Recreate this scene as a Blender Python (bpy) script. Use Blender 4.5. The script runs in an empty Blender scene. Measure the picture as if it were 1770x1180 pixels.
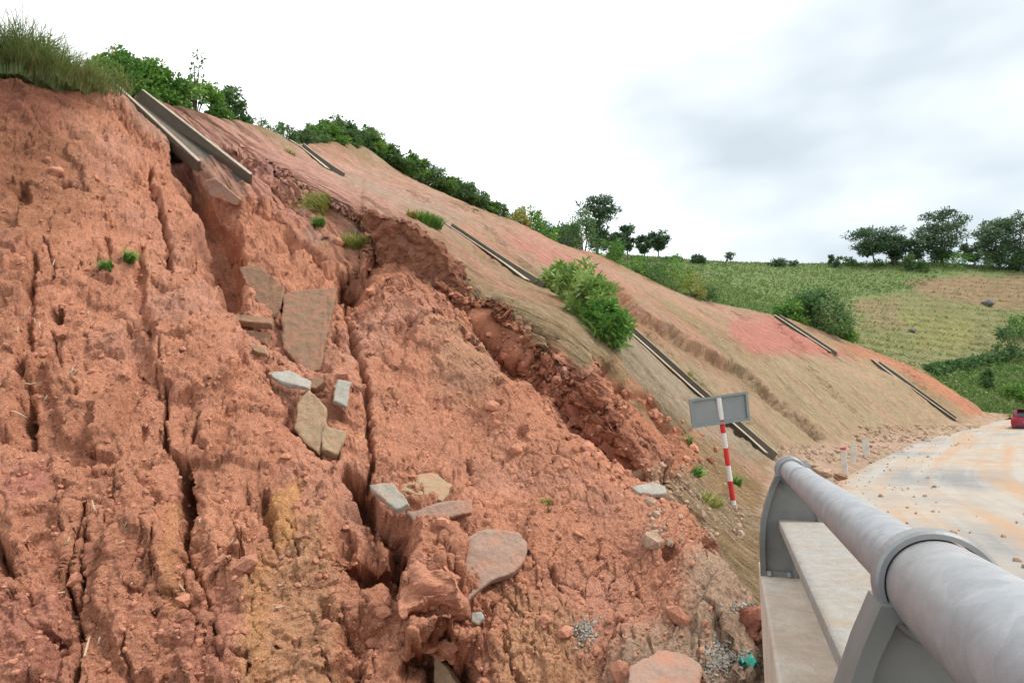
import bpy, math, random
import numpy as np
from mathutils import Vector, Matrix
from mathutils.bvhtree import BVHTree

R = math.radians
random.seed(7)
rng = np.random.default_rng(11)
sc = bpy.context.scene
COL = sc.collection

# ------------------------------------------------------------------ camera, sky, sun, exposure
F = 1100.0                       # focal length in photograph pixels (1770 wide)
HZ = 740.0                       # row of the horizon
CZ = 1.3                         # eye height above the road
PITCH = math.atan((HZ - 590) / F)
cam = bpy.data.cameras.new('camera')
cam.sensor_width = 36.0
cam.lens = 36.0 * F / 1770
cam.clip_start = 0.05
cam.clip_end = 6000
camo = bpy.data.objects.new('camera', cam)
COL.objects.link(camo)
camo.location = (0, 0, CZ)
camo.rotation_euler = (math.pi / 2 + PITCH, 0, 0)
sc.camera = camo

SUN_EL, SUN_AZ = R(58), R(88)    # azimuth measured from +Y towards +X
world = bpy.data.worlds.new('World')
sc.world = world
world.use_nodes = True
nt = world.node_tree
nt.nodes.clear()
def wn(t, **k):
    n = nt.nodes.new(t)
    for a, b in k.items():
        setattr(n, a, b)
    return n
wout = wn('ShaderNodeOutputWorld')
wbg = wn('ShaderNodeBackground')
sky = wn('ShaderNodeTexSky', sky_type='NISHITA')
sky.sun_disc = False
sky.sun_elevation = SUN_EL
sky.sun_rotation = SUN_AZ
sky.air_density = 1.0
sky.dust_density = 2.0
tc = wn('ShaderNodeTexCoord')
wmap = wn('ShaderNodeMapping')
wmap.inputs['Scale'].default_value = (1.0, 1.0, 2.2)
wmap.inputs['Rotation'].default_value = (0, 0, R(13))
wmap.inputs['Location'].default_value = (1.37, 0.71, 0.33)
wno = wn('ShaderNodeTexNoise')
wno.inputs['Scale'].default_value = 0.9
wno.inputs['Detail'].default_value = 5
wno.inputs['Roughness'].default_value = 0.5
wrp = wn('ShaderNodeValToRGB')
wrp.color_ramp.elements[0].position = 0.34
wrp.color_ramp.elements[0].color = (3.55, 4.0, 4.3, 1)
wrp.color_ramp.elements[1].position = 0.60
wrp.color_ramp.elements[1].color = (9.4, 9.6, 9.7, 1)
wmx = wn('ShaderNodeMix', data_type='RGBA')
wmx.inputs['Factor'].default_value = 0.93      # almost closed cloud cover over the blue sky
nt.links.new(tc.outputs['Generated'], wmap.inputs['Vector'])
nt.links.new(wmap.outputs['Vector'], wno.inputs['Vector'])
nt.links.new(wno.outputs['Fac'], wrp.inputs['Fac'])
nt.links.new(sky.outputs['Color'], wmx.inputs['A'])
nt.links.new(wrp.outputs['Color'], wmx.inputs['B'])
nt.links.new(wmx.outputs['Result'], wbg.inputs['Color'])
wbg.inputs['Strength'].default_value = 0.1
nt.links.new(wbg.outputs['Background'], wout.inputs['Surface'])

sun = bpy.data.lights.new('sun', 'SUN')
sun.energy = 1.5
sun.angle = R(14)
sun.color = (1.0, 0.96, 0.9)
suno = bpy.data.objects.new('sun', sun)
COL.objects.link(suno)
sdir = Vector((math.sin(SUN_AZ) * math.cos(SUN_EL), math.cos(SUN_AZ) * math.cos(SUN_EL), math.sin(SUN_EL)))
suno.rotation_euler = sdir.to_track_quat('Z', 'Y').to_euler()
sc.view_settings.view_transform = 'Standard'
sc.view_settings.look = 'None'
sc.view_settings.exposure = 1.0
sc.view_settings.gamma = 1.0
sc.view_settings.use_curve_mapping = False

# ------------------------------------------------------------------ pixel <-> place
FW = np.array([0, math.cos(PITCH), math.sin(PITCH)])
UP = np.array([0, -math.sin(PITCH), math.cos(PITCH)])
EYE = np.array([0, 0, CZ])
def ray(u, v):
    return FW + np.array([1.0, 0, 0]) * ((u - 885) / F) + UP * ((590 - v) / F)
def at(u, v, D):
    d = ray(u, v)
    return EYE + d * (D / d[1])
def proj(P):
    q = np.asarray(P) - EYE
    w = np.maximum(q @ FW, 0.05)
    return 885 + F * q[..., 0] / w, 590 - F * (q @ UP) / w

# ------------------------------------------------------------------ numeric noise
def _h(ix, iy, iz, s):
    h = (ix.astype(np.uint32) * np.uint32(374761393)) ^ (iy.astype(np.uint32) * np.uint32(668265263)) ^ (iz.astype(np.uint32) * np.uint32(2147483647)) ^ np.uint32((s * 974634773) & 0xffffffff)
    h = (h ^ (h >> np.uint32(13))) * np.uint32(1274126177)
    return h ^ (h >> np.uint32(16))
_G = rng.normal(size=(64, 3)).astype(np.float32)
_G /= np.linalg.norm(_G, axis=1)[:, None]
def perlin(x, y, z, s=0):
    x = np.asarray(x, np.float32); y = np.asarray(y, np.float32); z = np.asarray(z, np.float32)
    fx, fy, fz = np.floor(x), np.floor(y), np.floor(z)
    ix, iy, iz = fx.astype(np.int32), fy.astype(np.int32), fz.astype(np.int32)
    x = x - fx; y = y - fy; z = z - fz
    w = [t * t * t * (t * (t * 6 - 15) + 10) for t in (x, y, z)]
    r = 0
    for a in (0, 1):
        for b in (0, 1):
            for c in (0, 1):
                g = _G[_h(ix + a, iy + b, iz + c, s) & np.uint32(63)]
                dt = g[..., 0] * (x - a) + g[..., 1] * (y - b) + g[..., 2] * (z - c)
                r = r + dt * (w[0] if a else 1 - w[0]) * (w[1] if b else 1 - w[1]) * (w[2] if c else 1 - w[2])
    return r * 1.6
def fbm(x, y, z, o=4, s=0, g=0.5, ridged=False):
    t = 0; a = 1.0; n = 0
    for i in range(o):
        p = perlin(x, y, z, s + i)
        if ridged:
            p = 1 - 2 * np.abs(p)
        t = t + a * p; n += a
        a *= g; x = x * 2.03 + 1.7; y = y * 2.03 + 4.1; z = z * 2.03 + 9.3
    return t / n
def worley(x, y, s=0):
    """distances to the nearest two cells, a random number for the cell and a random tilted plane on it"""
    x = np.asarray(x, np.float32); y = np.asarray(y, np.float32)
    ix, iy = np.floor(x).astype(np.int32), np.floor(y).astype(np.int32)
    f1 = np.full(x.shape, 9.0, np.float32); f2 = f1.copy(); cid = np.zeros(x.shape, np.float32); pl = cid.copy()
    for a in (-1, 0, 1):
        for b in (-1, 0, 1):
            h = _h(ix + a, iy + b, ix * 0, s)
            px = (h & np.uint32(1023)).astype(np.float32) / 1023
            py = ((h >> np.uint32(10)) & np.uint32(1023)).astype(np.float32) / 1023
            rr = ((h >> np.uint32(20)) & np.uint32(1023)).astype(np.float32) / 1023
            dx = x - (ix + a + px); dy = y - (iy + b + py); d = np.hypot(dx, dy); n = d < f1
            f2 = np.where(n, f1, np.minimum(f2, d)); f1 = np.where(n, d, f1)
            cid = np.where(n, rr, cid); t = rr * 37.7
            pl = np.where(n, dx * np.cos(t) + dy * np.sin(t) + .6 * dy, pl)
    return f1, f2, cid, pl
def sstep(a, b, x):
    t = np.clip((x - a) / (b - a), 0, 1)
    return t * t * (3 - 2 * t)
def pdist(U, V, pts, closed=False):
    d = np.full(U.shape, 1e9, np.float32); tt = np.zeros(U.shape, np.float32)
    n = len(pts); m = n if closed else n - 1
    for i in range(m):
        x0, y0 = pts[i]; x1, y1 = pts[(i + 1) % n]
        dx, dy = x1 - x0, y1 - y0; L = dx * dx + dy * dy + 1e-6
        t = np.clip(((U - x0) * dx + (V - y0) * dy) / L, 0, 1)
        e = np.hypot(U - x0 - t * dx, V - y0 - t * dy)
        k = e < d
        d = np.where(k, e, d); tt = np.where(k, (i + t) / m, tt)
    return d, tt
def inpoly(U, V, pts):
    r = np.zeros(U.shape, bool); n = len(pts)
    for i in range(n):
        x0, y0 = pts[i]; x1, y1 = pts[(i + 1) % n]
        if y0 == y1: continue
        c = (y0 > V) != (y1 > V)
        r ^= c & (U < (x1 - x0) * (V - y0) / (y1 - y0) + x0)
    return r
def sdist(U, V, pts):            # positive inside
    d, _ = pdist(U, V, pts, True)
    return np.where(inpoly(U, V, pts), d, -d)

# ------------------------------------------------------------------ materials
MATS = {}
class NT:
    def __init__(s, name):
        s.m = bpy.data.materials.new(name); s.m.use_nodes = True
        s.t = s.m.node_tree; s.t.nodes.clear()
        s.out = s.n('ShaderNodeOutputMaterial'); s.b = s.n('ShaderNodeBsdfPrincipled')
        s.l(s.b.outputs[0], s.out.inputs[0]); MATS[name] = s.m
    def n(s, t, **k):
        n = s.t.nodes.new(t)
        for a, b in k.items(): setattr(n, a, b)
        return n
    def l(s, a, b): s.t.links.new(a, b)
    def coord(s, kind='Object', scale=(1, 1, 1)):
        c = s.n('ShaderNodeTexCoord'); m = s.n('ShaderNodeMapping'); m.inputs['Scale'].default_value = scale
        s.l(c.outputs[kind], m.inputs[0]); return m.outputs[0]
    def noise(s, vec, scale, detail=4, rough=0.55):
        n = s.n('ShaderNodeTexNoise'); n.inputs['Scale'].default_value = scale
        n.inputs['Detail'].default_value = detail; n.inputs['Roughness'].default_value = rough
        s.l(vec, n.inputs['Vector']); return n.outputs['Fac']
    def ramp(s, fac, stops):
        r = s.n('ShaderNodeValToRGB'); e = r.color_ramp.elements
        while len(e) < len(stops): e.new(0.5)
        for i, (p, c) in enumerate(stops):
            e[i].position = p; e[i].color = tuple(c) + (1,) if len(c) == 3 else c
        s.l(fac, r.inputs[0]); return r.outputs[0]
    def mix(s, fac, a, b, mode='MIX'):
        m = s.n('ShaderNodeMix', data_type='RGBA', blend_type=mode)
        for k, v in (('Factor', fac), ('A', a), ('B', b)):
            i = m.inputs[k] if k != 'Factor' else m.inputs[0]
            if hasattr(v, 'node'): s.l(v, i)
            else: i.default_value = v if k == 'Factor' else tuple(v) + (1,)
        return m.outputs['Result']
    def mrange(s, fac, a, b, c, d):
        m = s.n('ShaderNodeMapRange'); s.l(fac, m.inputs[0])
        for i, v in enumerate((a, b, c, d)): m.inputs[i + 1].default_value = v
        return m.outputs[0]
    def gray(s, v, a, b):
        m = s.mrange(v, 0.25, 0.75, a, b); c = s.n('ShaderNodeCombineColor')
        for i in range(3): s.l(m, c.inputs[i])
        return c.outputs[0]
    def attr(s, name):
        a = s.n('ShaderNodeAttribute', attribute_name=name); return a
    def bump(s, h, dist, strength=1.0, prev=None):
        b = s.n('ShaderNodeBump'); b.inputs['Distance'].default_value = dist; b.inputs['Strength'].default_value = strength
        s.l(h, b.inputs['Height'])
        if prev is not None: s.l(prev, b.inputs['Normal'])
        return b.outputs[0]
    def set(s, color=None, rough=0.9, metal=0.0, normal=None, spec=0.3):
        if color is not None:
            if hasattr(color, 'node'): s.l(color, s.b.inputs['Base Color'])
            else: s.b.inputs['Base Color'].default_value = tuple(color) + (1,)
        if hasattr(rough, 'node'): s.l(rough, s.b.inputs['Roughness'])
        else: s.b.inputs['Roughness'].default_value = rough
        s.b.inputs['Metallic'].default_value = metal
        s.b.inputs['Specular IOR Level'].default_value = spec
        if normal is not None: s.l(normal, s.b.inputs['Normal'])
        return s.m

def mat_slope():
    t = NT('slope_soil'); o = t.coord(); uv = t.coord('UV')
    c = t.attr('soil').outputs['Color']; cov = t.attr('cover').outputs['Fac']
    a = t.noise(o, 3.0, 6, 0.6); b = t.noise(o, 17.0, 5, 0.65); g = t.noise(o, 70.0, 3, 0.7)
    c = t.mix(1.0, c, t.gray(a, 0.82, 1.2), 'MULTIPLY')
    c = t.mix(1.0, c, t.gray(b, 0.78, 1.22), 'MULTIPLY')
    c = t.mix(1.0, c, t.gray(g, 0.62, 1.3), 'MULTIPLY')
    # straw and netting left on the unbroken cut slope: fibres run down the fall line
    st = t.n('ShaderNodeMapping'); st.inputs['Scale'].default_value = (9, 0.7, 1); t.l(t.coord('UV'), st.inputs[0])
    s1 = t.noise(st.outputs[0], 1.0, 6, 0.65)
    st2 = t.n('ShaderNodeMapping'); st2.inputs['Scale'].default_value = (26, 3.2, 1); st2.inputs['Rotation'].default_value = (0, 0, 0.25); t.l(t.coord('UV'), st2.inputs[0])
    s2 = t.noise(st2.outputs[0], 1.0, 4, 0.7)
    straw = t.mix(1.0, t.gray(s1, 0.66, 1.3), t.gray(s2, 0.62, 1.38), 'MULTIPLY')
    cs = t.mix(1.0, c, straw, 'MULTIPLY')
    c = t.mix(cov, c, cs)
    vo = t.n('ShaderNodeTexVoronoi'); vo.inputs['Scale'].default_value = 46; vo.inputs['Randomness'].default_value = 1.0; t.l(o, vo.inputs['Vector'])
    vd = t.mrange(vo.outputs['Distance'], 0, .75, 1, 0)
    n1 = t.bump(t.noise(o, 9.0, 9, 0.72), 0.05, 0.85)
    n1 = t.bump(vd, 0.014, 0.7, n1)
    n2 = t.bump(t.noise(o, 48.0, 5, 0.75), 0.03, 0.9, n1)
    n3 = t.bump(s2, 0.05, 0.5, n2)
    return t.set(c, 0.96, normal=n3, spec=0.1)
def mat_soil(name, col, var=0.3):
    t = NT(name); o = t.coord()
    c = t.mix(1.0, col, t.gray(t.noise(o, 6, 5), 1 - var, 1 + var), 'MULTIPLY')
    c = t.mix(1.0, c, t.gray(t.noise(o, 55, 4, 0.7), 0.75, 1.25), 'MULTIPLY')
    return t.set(c, 0.95, normal=t.bump(t.noise(o, 30, 6, 0.7), 0.02, 0.8), spec=0.1)
def mat_concrete(name, col, stain=(0.30, 0.2, 0.13), amount=0.5, scale=5.0):
    t = NT(name); o = t.coord()
    c = t.mix(1.0, col, t.gray(t.noise(o, scale * 5, 5, 0.65), 0.82, 1.16), 'MULTIPLY')
    f = t.mrange(t.noise(o, scale, 6, 0.65), 0.46, 0.68, 0.0, amount)
    c = t.mix(f, c, stain)
    return t.set(c, 0.92, normal=t.bump(t.noise(o, 60, 5, 0.7), 0.008, 0.8, t.bump(t.noise(o, scale * 4, 6, 0.7), 0.012, 0.6)), spec=0.15)
def mat_leaf(name, cols, trans=0.25):
    t = NT(name); v = t.attr('tint').outputs['Fac']
    c = t.ramp(v, [(i / (len(cols) - 1), k) for i, k in enumerate(cols)])
    t.set(c, 0.6, spec=0.25)
    tr = t.n('ShaderNodeBsdfTranslucent'); t.l(c, tr.inputs[0])
    mx = t.n('ShaderNodeMixShader'); mx.inputs[0].default_value = trans
    t.l(t.b.outputs[0], mx.inputs[1]); t.l(tr.outputs[0], mx.inputs[2]); t.l(mx.outputs[0], t.out.inputs[0])
    return t.m
def mat_plain(name, col, rough=0.6, metal=0.0, var=0.12, scale=8, spec=0.4):
    t = NT(name); o = t.coord()
    c = t.mix(1.0, col, t.gray(t.noise(o, scale, 5), 1 - var, 1 + var), 'MULTIPLY')
    return t.set(c, rough, metal, spec=spec)
def mat_galv():
    t = NT('galvanized_steel'); o = t.coord()
    w = t.n('ShaderNodeTexVoronoi'); w.inputs['Scale'].default_value = 26; t.l(o, w.inputs['Vector'])
    sp = t.n('ShaderNodeSeparateColor'); t.l(w.outputs['Color'], sp.inputs[0])
    a = t.noise(o, 34, 8, 0.75)
    c = t.ramp(a, [(0.3, (0.29, 0.30, 0.315)), (0.55, (0.35, 0.36, 0.375)), (0.75, (0.41, 0.415, 0.42))])
    c = t.mix(1.0, c, t.gray(sp.outputs[0], 0.93, 1.06), 'MULTIPLY')
    dst = t.mrange(t.noise(o, 3.0, 7, 0.7), 0.5, 0.72, 0, 0.2)
    c = t.mix(dst, c, (0.52, 0.46, 0.40))
    st_ = t.mrange(t.noise(o, 9.0, 8, 0.75), 0.58, 0.74, 0, 0.3)
    c = t.mix(st_, c, (0.21, 0.20, 0.19))
    rg = t.mrange(t.noise(o, 14, 5), 0.3, 0.7, 0.48, 0.6)
    return t.set(c, rg, 0.35, t.bump(t.noise(o, 160, 4, 0.65), 0.0006, 0.5), 0.5)
def mat_road():
    t = NT('muddy_asphalt'); o = t.coord()
    a = t.noise(o, 0.22, 7, 0.62); b = t.noise(o, 1.7, 7, 0.68); g = t.noise(o, 60, 4, 0.7)
    c = t.ramp(a, [(0.34, (0.24, 0.235, 0.23)), (0.44, (0.33, 0.30, 0.265)), (0.54, (0.40, 0.34, 0.28)), (0.66, (0.42, 0.31, 0.22))])
    c = t.mix(1.0, c, t.gray(b, 0.84, 1.14), 'MULTIPLY'); c = t.mix(1.0, c, t.gray(g, 0.88, 1.1), 'MULTIPLY')
    uvm = t.n('ShaderNodeMapping'); uvm.inputs['Scale'].default_value = (2.2, 0.10, 1); t.l(t.coord('UV'), uvm.inputs[0])
    tr = t.mrange(t.noise(uvm.outputs[0], 1.0, 5, 0.6), 0.48, 0.66, 0, 0.55)
    c = t.mix(tr, c, (0.43, 0.40, 0.355))
    uv2 = t.n('ShaderNodeMapping'); uv2.inputs['Scale'].default_value = (1.3, 0.05, 1); uv2.inputs['Location'].default_value = (7, 3, 0); t.l(t.coord('UV'), uv2.inputs[0])
    og = t.mrange(t.noise(uv2.outputs[0], 1.0, 5, 0.6), 0.50, 0.64, 0, 0.8)
    c = t.mix(og, c, (0.44, 0.27, 0.155))
    return t.set(c, 0.85, normal=t.bump(t.mix(0.6, b, g), 0.025, 0.6), spec=0.25)
def mat_field():
    t = NT('field_ground'); c = t.attr('soil').outputs['Color']; o = t.coord()
    c = t.mix(1.0, c, t.gray(t.noise(o, 0.5, 6, 0.65), 0.75, 1.25), 'MULTIPLY')
    c = t.mix(1.0, c, t.gray(t.noise(t.coord('Object', (0.6, 1.6, 1.6)), 2.2, 4, 0.65), 0.65, 1.35), 'MULTIPLY')
    return t.set(c, 0.95, normal=t.bump(t.noise(o, 2.5, 6, 0.7), 0.3, 0.8), spec=0.1)

M_SLOPE = mat_slope(); M_FIELD = mat_field(); M_ROAD = mat_road(); M_GALV = mat_galv()
M_CONC = mat_concrete('ledge_concrete', (0.66, 0.58, 0.49), (0.46, 0.31, 0.2), 0.55, 2.5)
M_COPE = mat_concrete('coping_concrete', (0.38, 0.36, 0.33), (0.38, 0.29, 0.20), 0.7, 6)
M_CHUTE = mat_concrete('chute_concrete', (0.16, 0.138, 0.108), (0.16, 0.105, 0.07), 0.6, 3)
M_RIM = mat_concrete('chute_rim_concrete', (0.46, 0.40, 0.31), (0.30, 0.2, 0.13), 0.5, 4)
M_SLABG = mat_concrete('slab_grey', (0.34, 0.31, 0.26), (0.42, 0.24, 0.15), 0.75, 7)
M_SLABW = mat_concrete('slab_pale', (0.36, 0.345, 0.30), (0.40, 0.24, 0.155), 0.6, 8)
M_SLABT = mat_concrete('slab_tan', (0.35, 0.25, 0.155), (0.42, 0.23, 0.14), 0.8, 7)
M_SLABB = mat_concrete('slab_brown', (0.25, 0.155, 0.10), (0.38, 0.175, 0.105), 0.85, 6)
M_CRUST = mat_concrete('slab_crust', (0.35, 0.235, 0.18), (0.46, 0.21, 0.13), 0.85, 6)
M_SOIL = mat_soil('red_soil', (0.48, 0.22, 0.138)); M_SOILD = mat_soil('dark_red_soil', (0.34, 0.135, 0.085))
M_GRAVEL = mat_soil('grey_gravel', (0.38, 0.335, 0.285), 0.4)
M_RUBBLE = mat_soil('pale_rubble', (0.40, 0.28, 0.20), 0.35)
M_ROCK = mat_concrete('grey_rock', (0.17, 0.16, 0.16), (0.2, 0.18, 0.15), 0.5, 1)
M_TWIG = mat_plain('dry_root', (0.52, 0.42, 0.28), 0.9)
M_BARK = mat_plain('bark', (0.13, 0.095, 0.07), 0.95, var=0.3)
M_BARKP = mat_plain('pale_bark', (0.24, 0.2, 0.16), 0.95, var=0.3)
M_GRASS = mat_leaf('tall_grass_blades', [(0.095, 0.161, 0.057), (0.189, 0.284, 0.104), (0.284, 0.360, 0.141), (0.549, 0.491, 0.246)])
M_BUSH = mat_leaf('bush_leaves', [(0.058, 0.141, 0.024), (0.099, 0.231, 0.042), (0.165, 0.330, 0.058), (0.314, 0.446, 0.099)])
M_BUSHD = mat_leaf('dark_bush_leaves', [(0.048, 0.104, 0.037), (0.085, 0.169, 0.056), (0.140, 0.244, 0.085), (0.225, 0.319, 0.112)])
M_PALE = mat_leaf('pale_reed_leaves', [(0.101, 0.216, 0.043), (0.201, 0.345, 0.071), (0.345, 0.460, 0.144), (0.604, 0.604, 0.345)])
M_TREE = mat_leaf('tree_leaves', [(0.047, 0.092, 0.052), (0.084, 0.148, 0.077), (0.131, 0.217, 0.097), (0.194, 0.283, 0.131)], 0.15)
M_CROP = mat_leaf('crop_leaves', [(0.09, 0.155, 0.04), (0.15, 0.235, 0.065), (0.23, 0.29, 0.10), (0.42, 0.39, 0.20)])
M_YEL = mat_leaf('yellowing_leaves', [(0.125, 0.188, 0.037), (0.237, 0.275, 0.062), (0.375, 0.338, 0.075), (0.425, 0.312, 0.125)])

# ------------------------------------------------------------------ object helpers
def tag(o, label=None, cat=None, group=None, kind=None):
    if label: o['label'] = label
    if cat: o['category'] = cat
    if group: o['group'] = group
    if kind: o['kind'] = kind
    return o
def link(name, me, mat=None, parent=None, smooth=False):
    o = bpy.data.objects.new(name, me); COL.objects.link(o)
    if mat and not len(me.materials): me.materials.append(mat)
    if smooth: me.polygons.foreach_set('use_smooth', np.ones(len(me.polygons), bool))
    if parent: o.parent = parent
    return o
def empty(name, loc=(0, 0, 0), rz=0.0):
    o = bpy.data.objects.new(name, None); COL.objects.link(o); o.location = loc; o.rotation_euler = (0, 0, rz)
    o.empty_display_size = 0.1; return o
def mesh(name, verts, faces):
    me = bpy.data.meshes.new(name); me.from_pydata([tuple(map(float, v)) for v in verts], [], faces); me.update(); return me
def quads(name, verts, nq, tint=None):
    me = bpy.data.meshes.new(name); n = len(verts)
    me.vertices.add(n); me.vertices.foreach_set('co', np.asarray(verts, np.float32).ravel())
    me.loops.add(nq * 4); me.polygons.add(nq)
    me.loops.foreach_set('vertex_index', np.arange(nq * 4, dtype=np.int32))
    me.polygons.foreach_set('loop_start', np.arange(0, nq * 4, 4, dtype=np.int32))
    if tint is not None:
        a = me.attributes.new('tint', 'FLOAT', 'POINT'); a.data.foreach_set('value', np.repeat(np.asarray(tint, np.float32), 4))
    me.update(); me.validate(); return me
def gridmesh(name, P, color=None, cover=None, uv=None):
    nr, nc = P.shape[:2]; me = bpy.data.meshes.new(name)
    me.vertices.add(nr * nc); me.vertices.foreach_set('co', P.reshape(-1).astype(np.float32))
    i = np.arange(nr * nc, dtype=np.int32).reshape(nr, nc)
    q = np.stack([i[:-1, :-1], i[:-1, 1:], i[1:, 1:], i[1:, :-1]], -1).reshape(-1, 4)
    me.loops.add(q.size); me.polygons.add(len(q))
    me.loops.foreach_set('vertex_index', q.ravel())
    me.polygons.foreach_set('loop_start', np.arange(0, q.size, 4, dtype=np.int32))
    me.polygons.foreach_set('use_smooth', np.ones(len(q), bool))
    if color is not None:
        a = me.attributes.new('soil', 'FLOAT_COLOR', 'POINT')
        a.data.foreach_set('color', np.concatenate([color, np.ones(color.shape[:2] + (1,))], -1).astype(np.float32).ravel())
    if cover is not None:
        a = me.attributes.new('cover', 'FLOAT', 'POINT'); a.data.foreach_set('value', cover.astype(np.float32).ravel())
    if uv is not None:
        l = me.uv_layers.new(name='UVMap'); l.data.foreach_set('uv', uv.reshape(-1, 2)[q.ravel()].astype(np.float32).ravel())
    me.update(); return me
class MB:
    def __init__(s): s.v = []; s.f = []
    def add(s, vs, fs):
        k = len(s.v); s.v += [tuple(map(float, p)) for p in vs]; s.f += [tuple(i + k for i in f) for f in fs]; return s
    def box(s, c, sx, sy, sz, rot=None):
        vs = [Vector((x * sx / 2, y * sy / 2, z * sz / 2)) for x in (-1, 1) for y in (-1, 1) for z in (-1, 1)]
        if rot is not None: vs = [rot @ p for p in vs]
        return s.add([p + Vector(c) for p in vs], [(0, 1, 3, 2), (4, 6, 7, 5), (0, 4, 5, 1), (2, 3, 7, 6), (0, 2, 6, 4), (1, 5, 7, 3)])
    def tube(s, pts, rad, n=8, cap=True):
        pts = [Vector(p) for p in pts]; rad = rad if hasattr(rad, '__len__') else [rad] * len(pts)
        vs = []; fs = []
        for i, p in enumerate(pts):
            d = (pts[min(i + 1, len(pts) - 1)] - pts[max(i - 1, 0)]).normalized()
            a = d.cross(Vector((0, 0, 1)) if abs(d.z) < 0.9 else Vector((1, 0, 0))).normalized(); b = d.cross(a)
            for k in range(n):
                t = 2 * math.pi * k / n; vs.append(p + (a * math.cos(t) + b * math.sin(t)) * rad[i])
        for i in range(len(pts) - 1):
            for k in range(n):
                fs.append((i * n + k, i * n + (k + 1) % n, (i + 1) * n + (k + 1) % n, (i + 1) * n + k))
        if cap: fs += [tuple(range(n))[::-1], tuple(range((len(pts) - 1) * n, len(pts) * n))]
        return s.add(vs, fs)
    def prism(s, poly, off):
        n = len(poly); a = [Vector(p) for p in poly]; b = [p + Vector(off) for p in a]
        return s.add(a + b, [tuple(range(n)), tuple(range(n, 2 * n))[::-1]] + [(i, n + i, n + (i + 1) % n, (i + 1) % n) for i in range(n)])
    def build(s, name, mat, parent=None, bevel=0.0, smooth=False):
        me = mesh(name, s.v, s.f); o = link(name, me, mat, parent, smooth)
        import bmesh
        bm = bmesh.new(); bm.from_mesh(me); bmesh.ops.recalc_face_normals(bm, faces=bm.faces)
        if bevel: bmesh.ops.bevel(bm, geom=bm.edges[:], offset=bevel, segments=2, affect='EDGES', profile=0.6)
        bm.to_mesh(me); bm.free(); return o

# ------------------------------------------------------------------ the cut slope and its slide
def pchip(y, n_out):
    """y (k, ...) at integer knots; n_out list of samples per interval; monotone cubic."""
    y = np.asarray(y, float); k = len(y); d = np.diff(y, axis=0); m = np.zeros_like(y)
    a, b = d[:-1], d[1:]
    with np.errstate(divide='ignore', invalid='ignore'):
        h = np.where(a * b > 0, 2 * a * b / (a + b), 0)
    m[1:-1] = h; m[0] = d[0]; m[-1] = d[-1]
    out = []
    for i in range(k - 1):
        n = n_out[i]; t = np.arange(n) / n
        t = t.reshape((-1,) + (1,) * (y.ndim - 1))
        out.append((2*t**3-3*t**2+1)*y[i] + (t**3-2*t**2+t)*m[i] + (-2*t**3+3*t**2)*y[i+1] + (t**3-t**2)*m[i+1])
    out.append(y[-1:]); return np.concatenate(out)
RF = (0, .2425, .394, .584, .875, 1); ZF = (0, .333, .442, .64, .87, 1)
def slide_col(pts):
    P = [at(*p) for p in pts]
    c = P[-1]; back = c - P[2]; back[2] = 0; back /= np.linalg.norm(back)
    return P + [c + back * 1.2 + [0, 0, .12], c + back * 9 + [0, 0, 1.0]]
ROADZ = ([0, 15.5, 21, 27.5, 35, 44, 51, 58], [-1.3, -1.3, -1.15, -.8, -.45, 0, .53, .95])   # road height under the eye by distance
def cut_col(toe, h, crest):
    T = at(*toe); h = R(h); p = np.array([-math.cos(h), math.sin(h), 0])
    k = ray(*crest); kx = k[0] / k[1]
    r = (T[0] - kx * T[1]) / (kx * p[1] - p[0])
    C = T + p * r; C = at(crest[0], crest[1], C[1])
    g = T - p * 1.35; g[2] = min(T[2] - .1, CZ + float(np.interp(T[1], *ROADZ)) - .16); P = [g]
    for a, b in zip(RF, ZF): P.append(np.array([T[0] + (C[0] - T[0]) * a, T[1] + (C[1] - T[1]) * a, T[2] + (C[2] - T[2]) * b]))
    return P + [C + p * 1.2 + [0, 0, .12], C + p * 9 + [0, 0, 1.0]]
COLS = [
 slide_col([(-1100,1900,3.0),(-900,1180,4.0),(-800,950,4.8),(-740,750,5.7),(-700,550,6.8),(-640,300,8.4),(-600,90,9.6)]),
 slide_col([(-330,1800,3.2),(-330,1180,4.3),(-330,950,5.1),(-325,750,6.0),(-310,550,7.2),(-300,300,8.9),(-290,112,10.2)]),
 slide_col([(-20,1750,3.4),(0,1180,4.6),(0,950,5.4),(0,750,6.4),(0,550,7.6),(0,300,9.4),(0,138,10.6)]),
 slide_col([(330,1750,3.4),(330,1180,4.7),(318,950,5.7),(295,750,6.8),(270,550,8.2),(230,300,10.6),(195,158,12.6)]),
 slide_col([(740,1750,3.5),(700,1180,4.8),(640,940,6.1),(570,740,7.6),(500,560,9.2),(400,330,11.8),(270,182,13.8)]),
 slide_col([(1150,1700,3.4),(985,1180,4.9),(940,960,6.3),(870,790,7.8),(770,620,9.4),(600,400,12),(312,192,14.3)]),
 slide_col([(1420,1300,4.4),(1240,1080,5.4),(1180,930,7.0),(1080,790,8.3),(930,640,10),(640,425,12.2),(325,196,14.5)]),
 cut_col((1312,895,9.3), 26, (340,199)),
 cut_col((1320,845,11.5), 28, (445,222)),
 cut_col((1330,790,15), 30, (510,250)),
 cut_col((1420,775,21), 33, (640,268)),
 cut_col((1500,762,27), 38, (870,378)),
 cut_col((1560,750,33), 42, (1000,432)),
 cut_col((1610,738,39), 44, (1200,517)),
 cut_col((1650,728,44), 45, (1340,546)),
 cut_col((1690,722,50), 48, (1490,601)),
 cut_col((1704,720,54), 55, (1600,647)),
 cut_col((1716,719.5,59), 62, (1700,712)),
]
COLS.append([p + np.array([14, 6, -.4]) for p in COLS[-1]])
G = np.array(COLS)                                  # (cols, levels, 3)
STEP = 2.65
gu, gv = proj(G)
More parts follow.
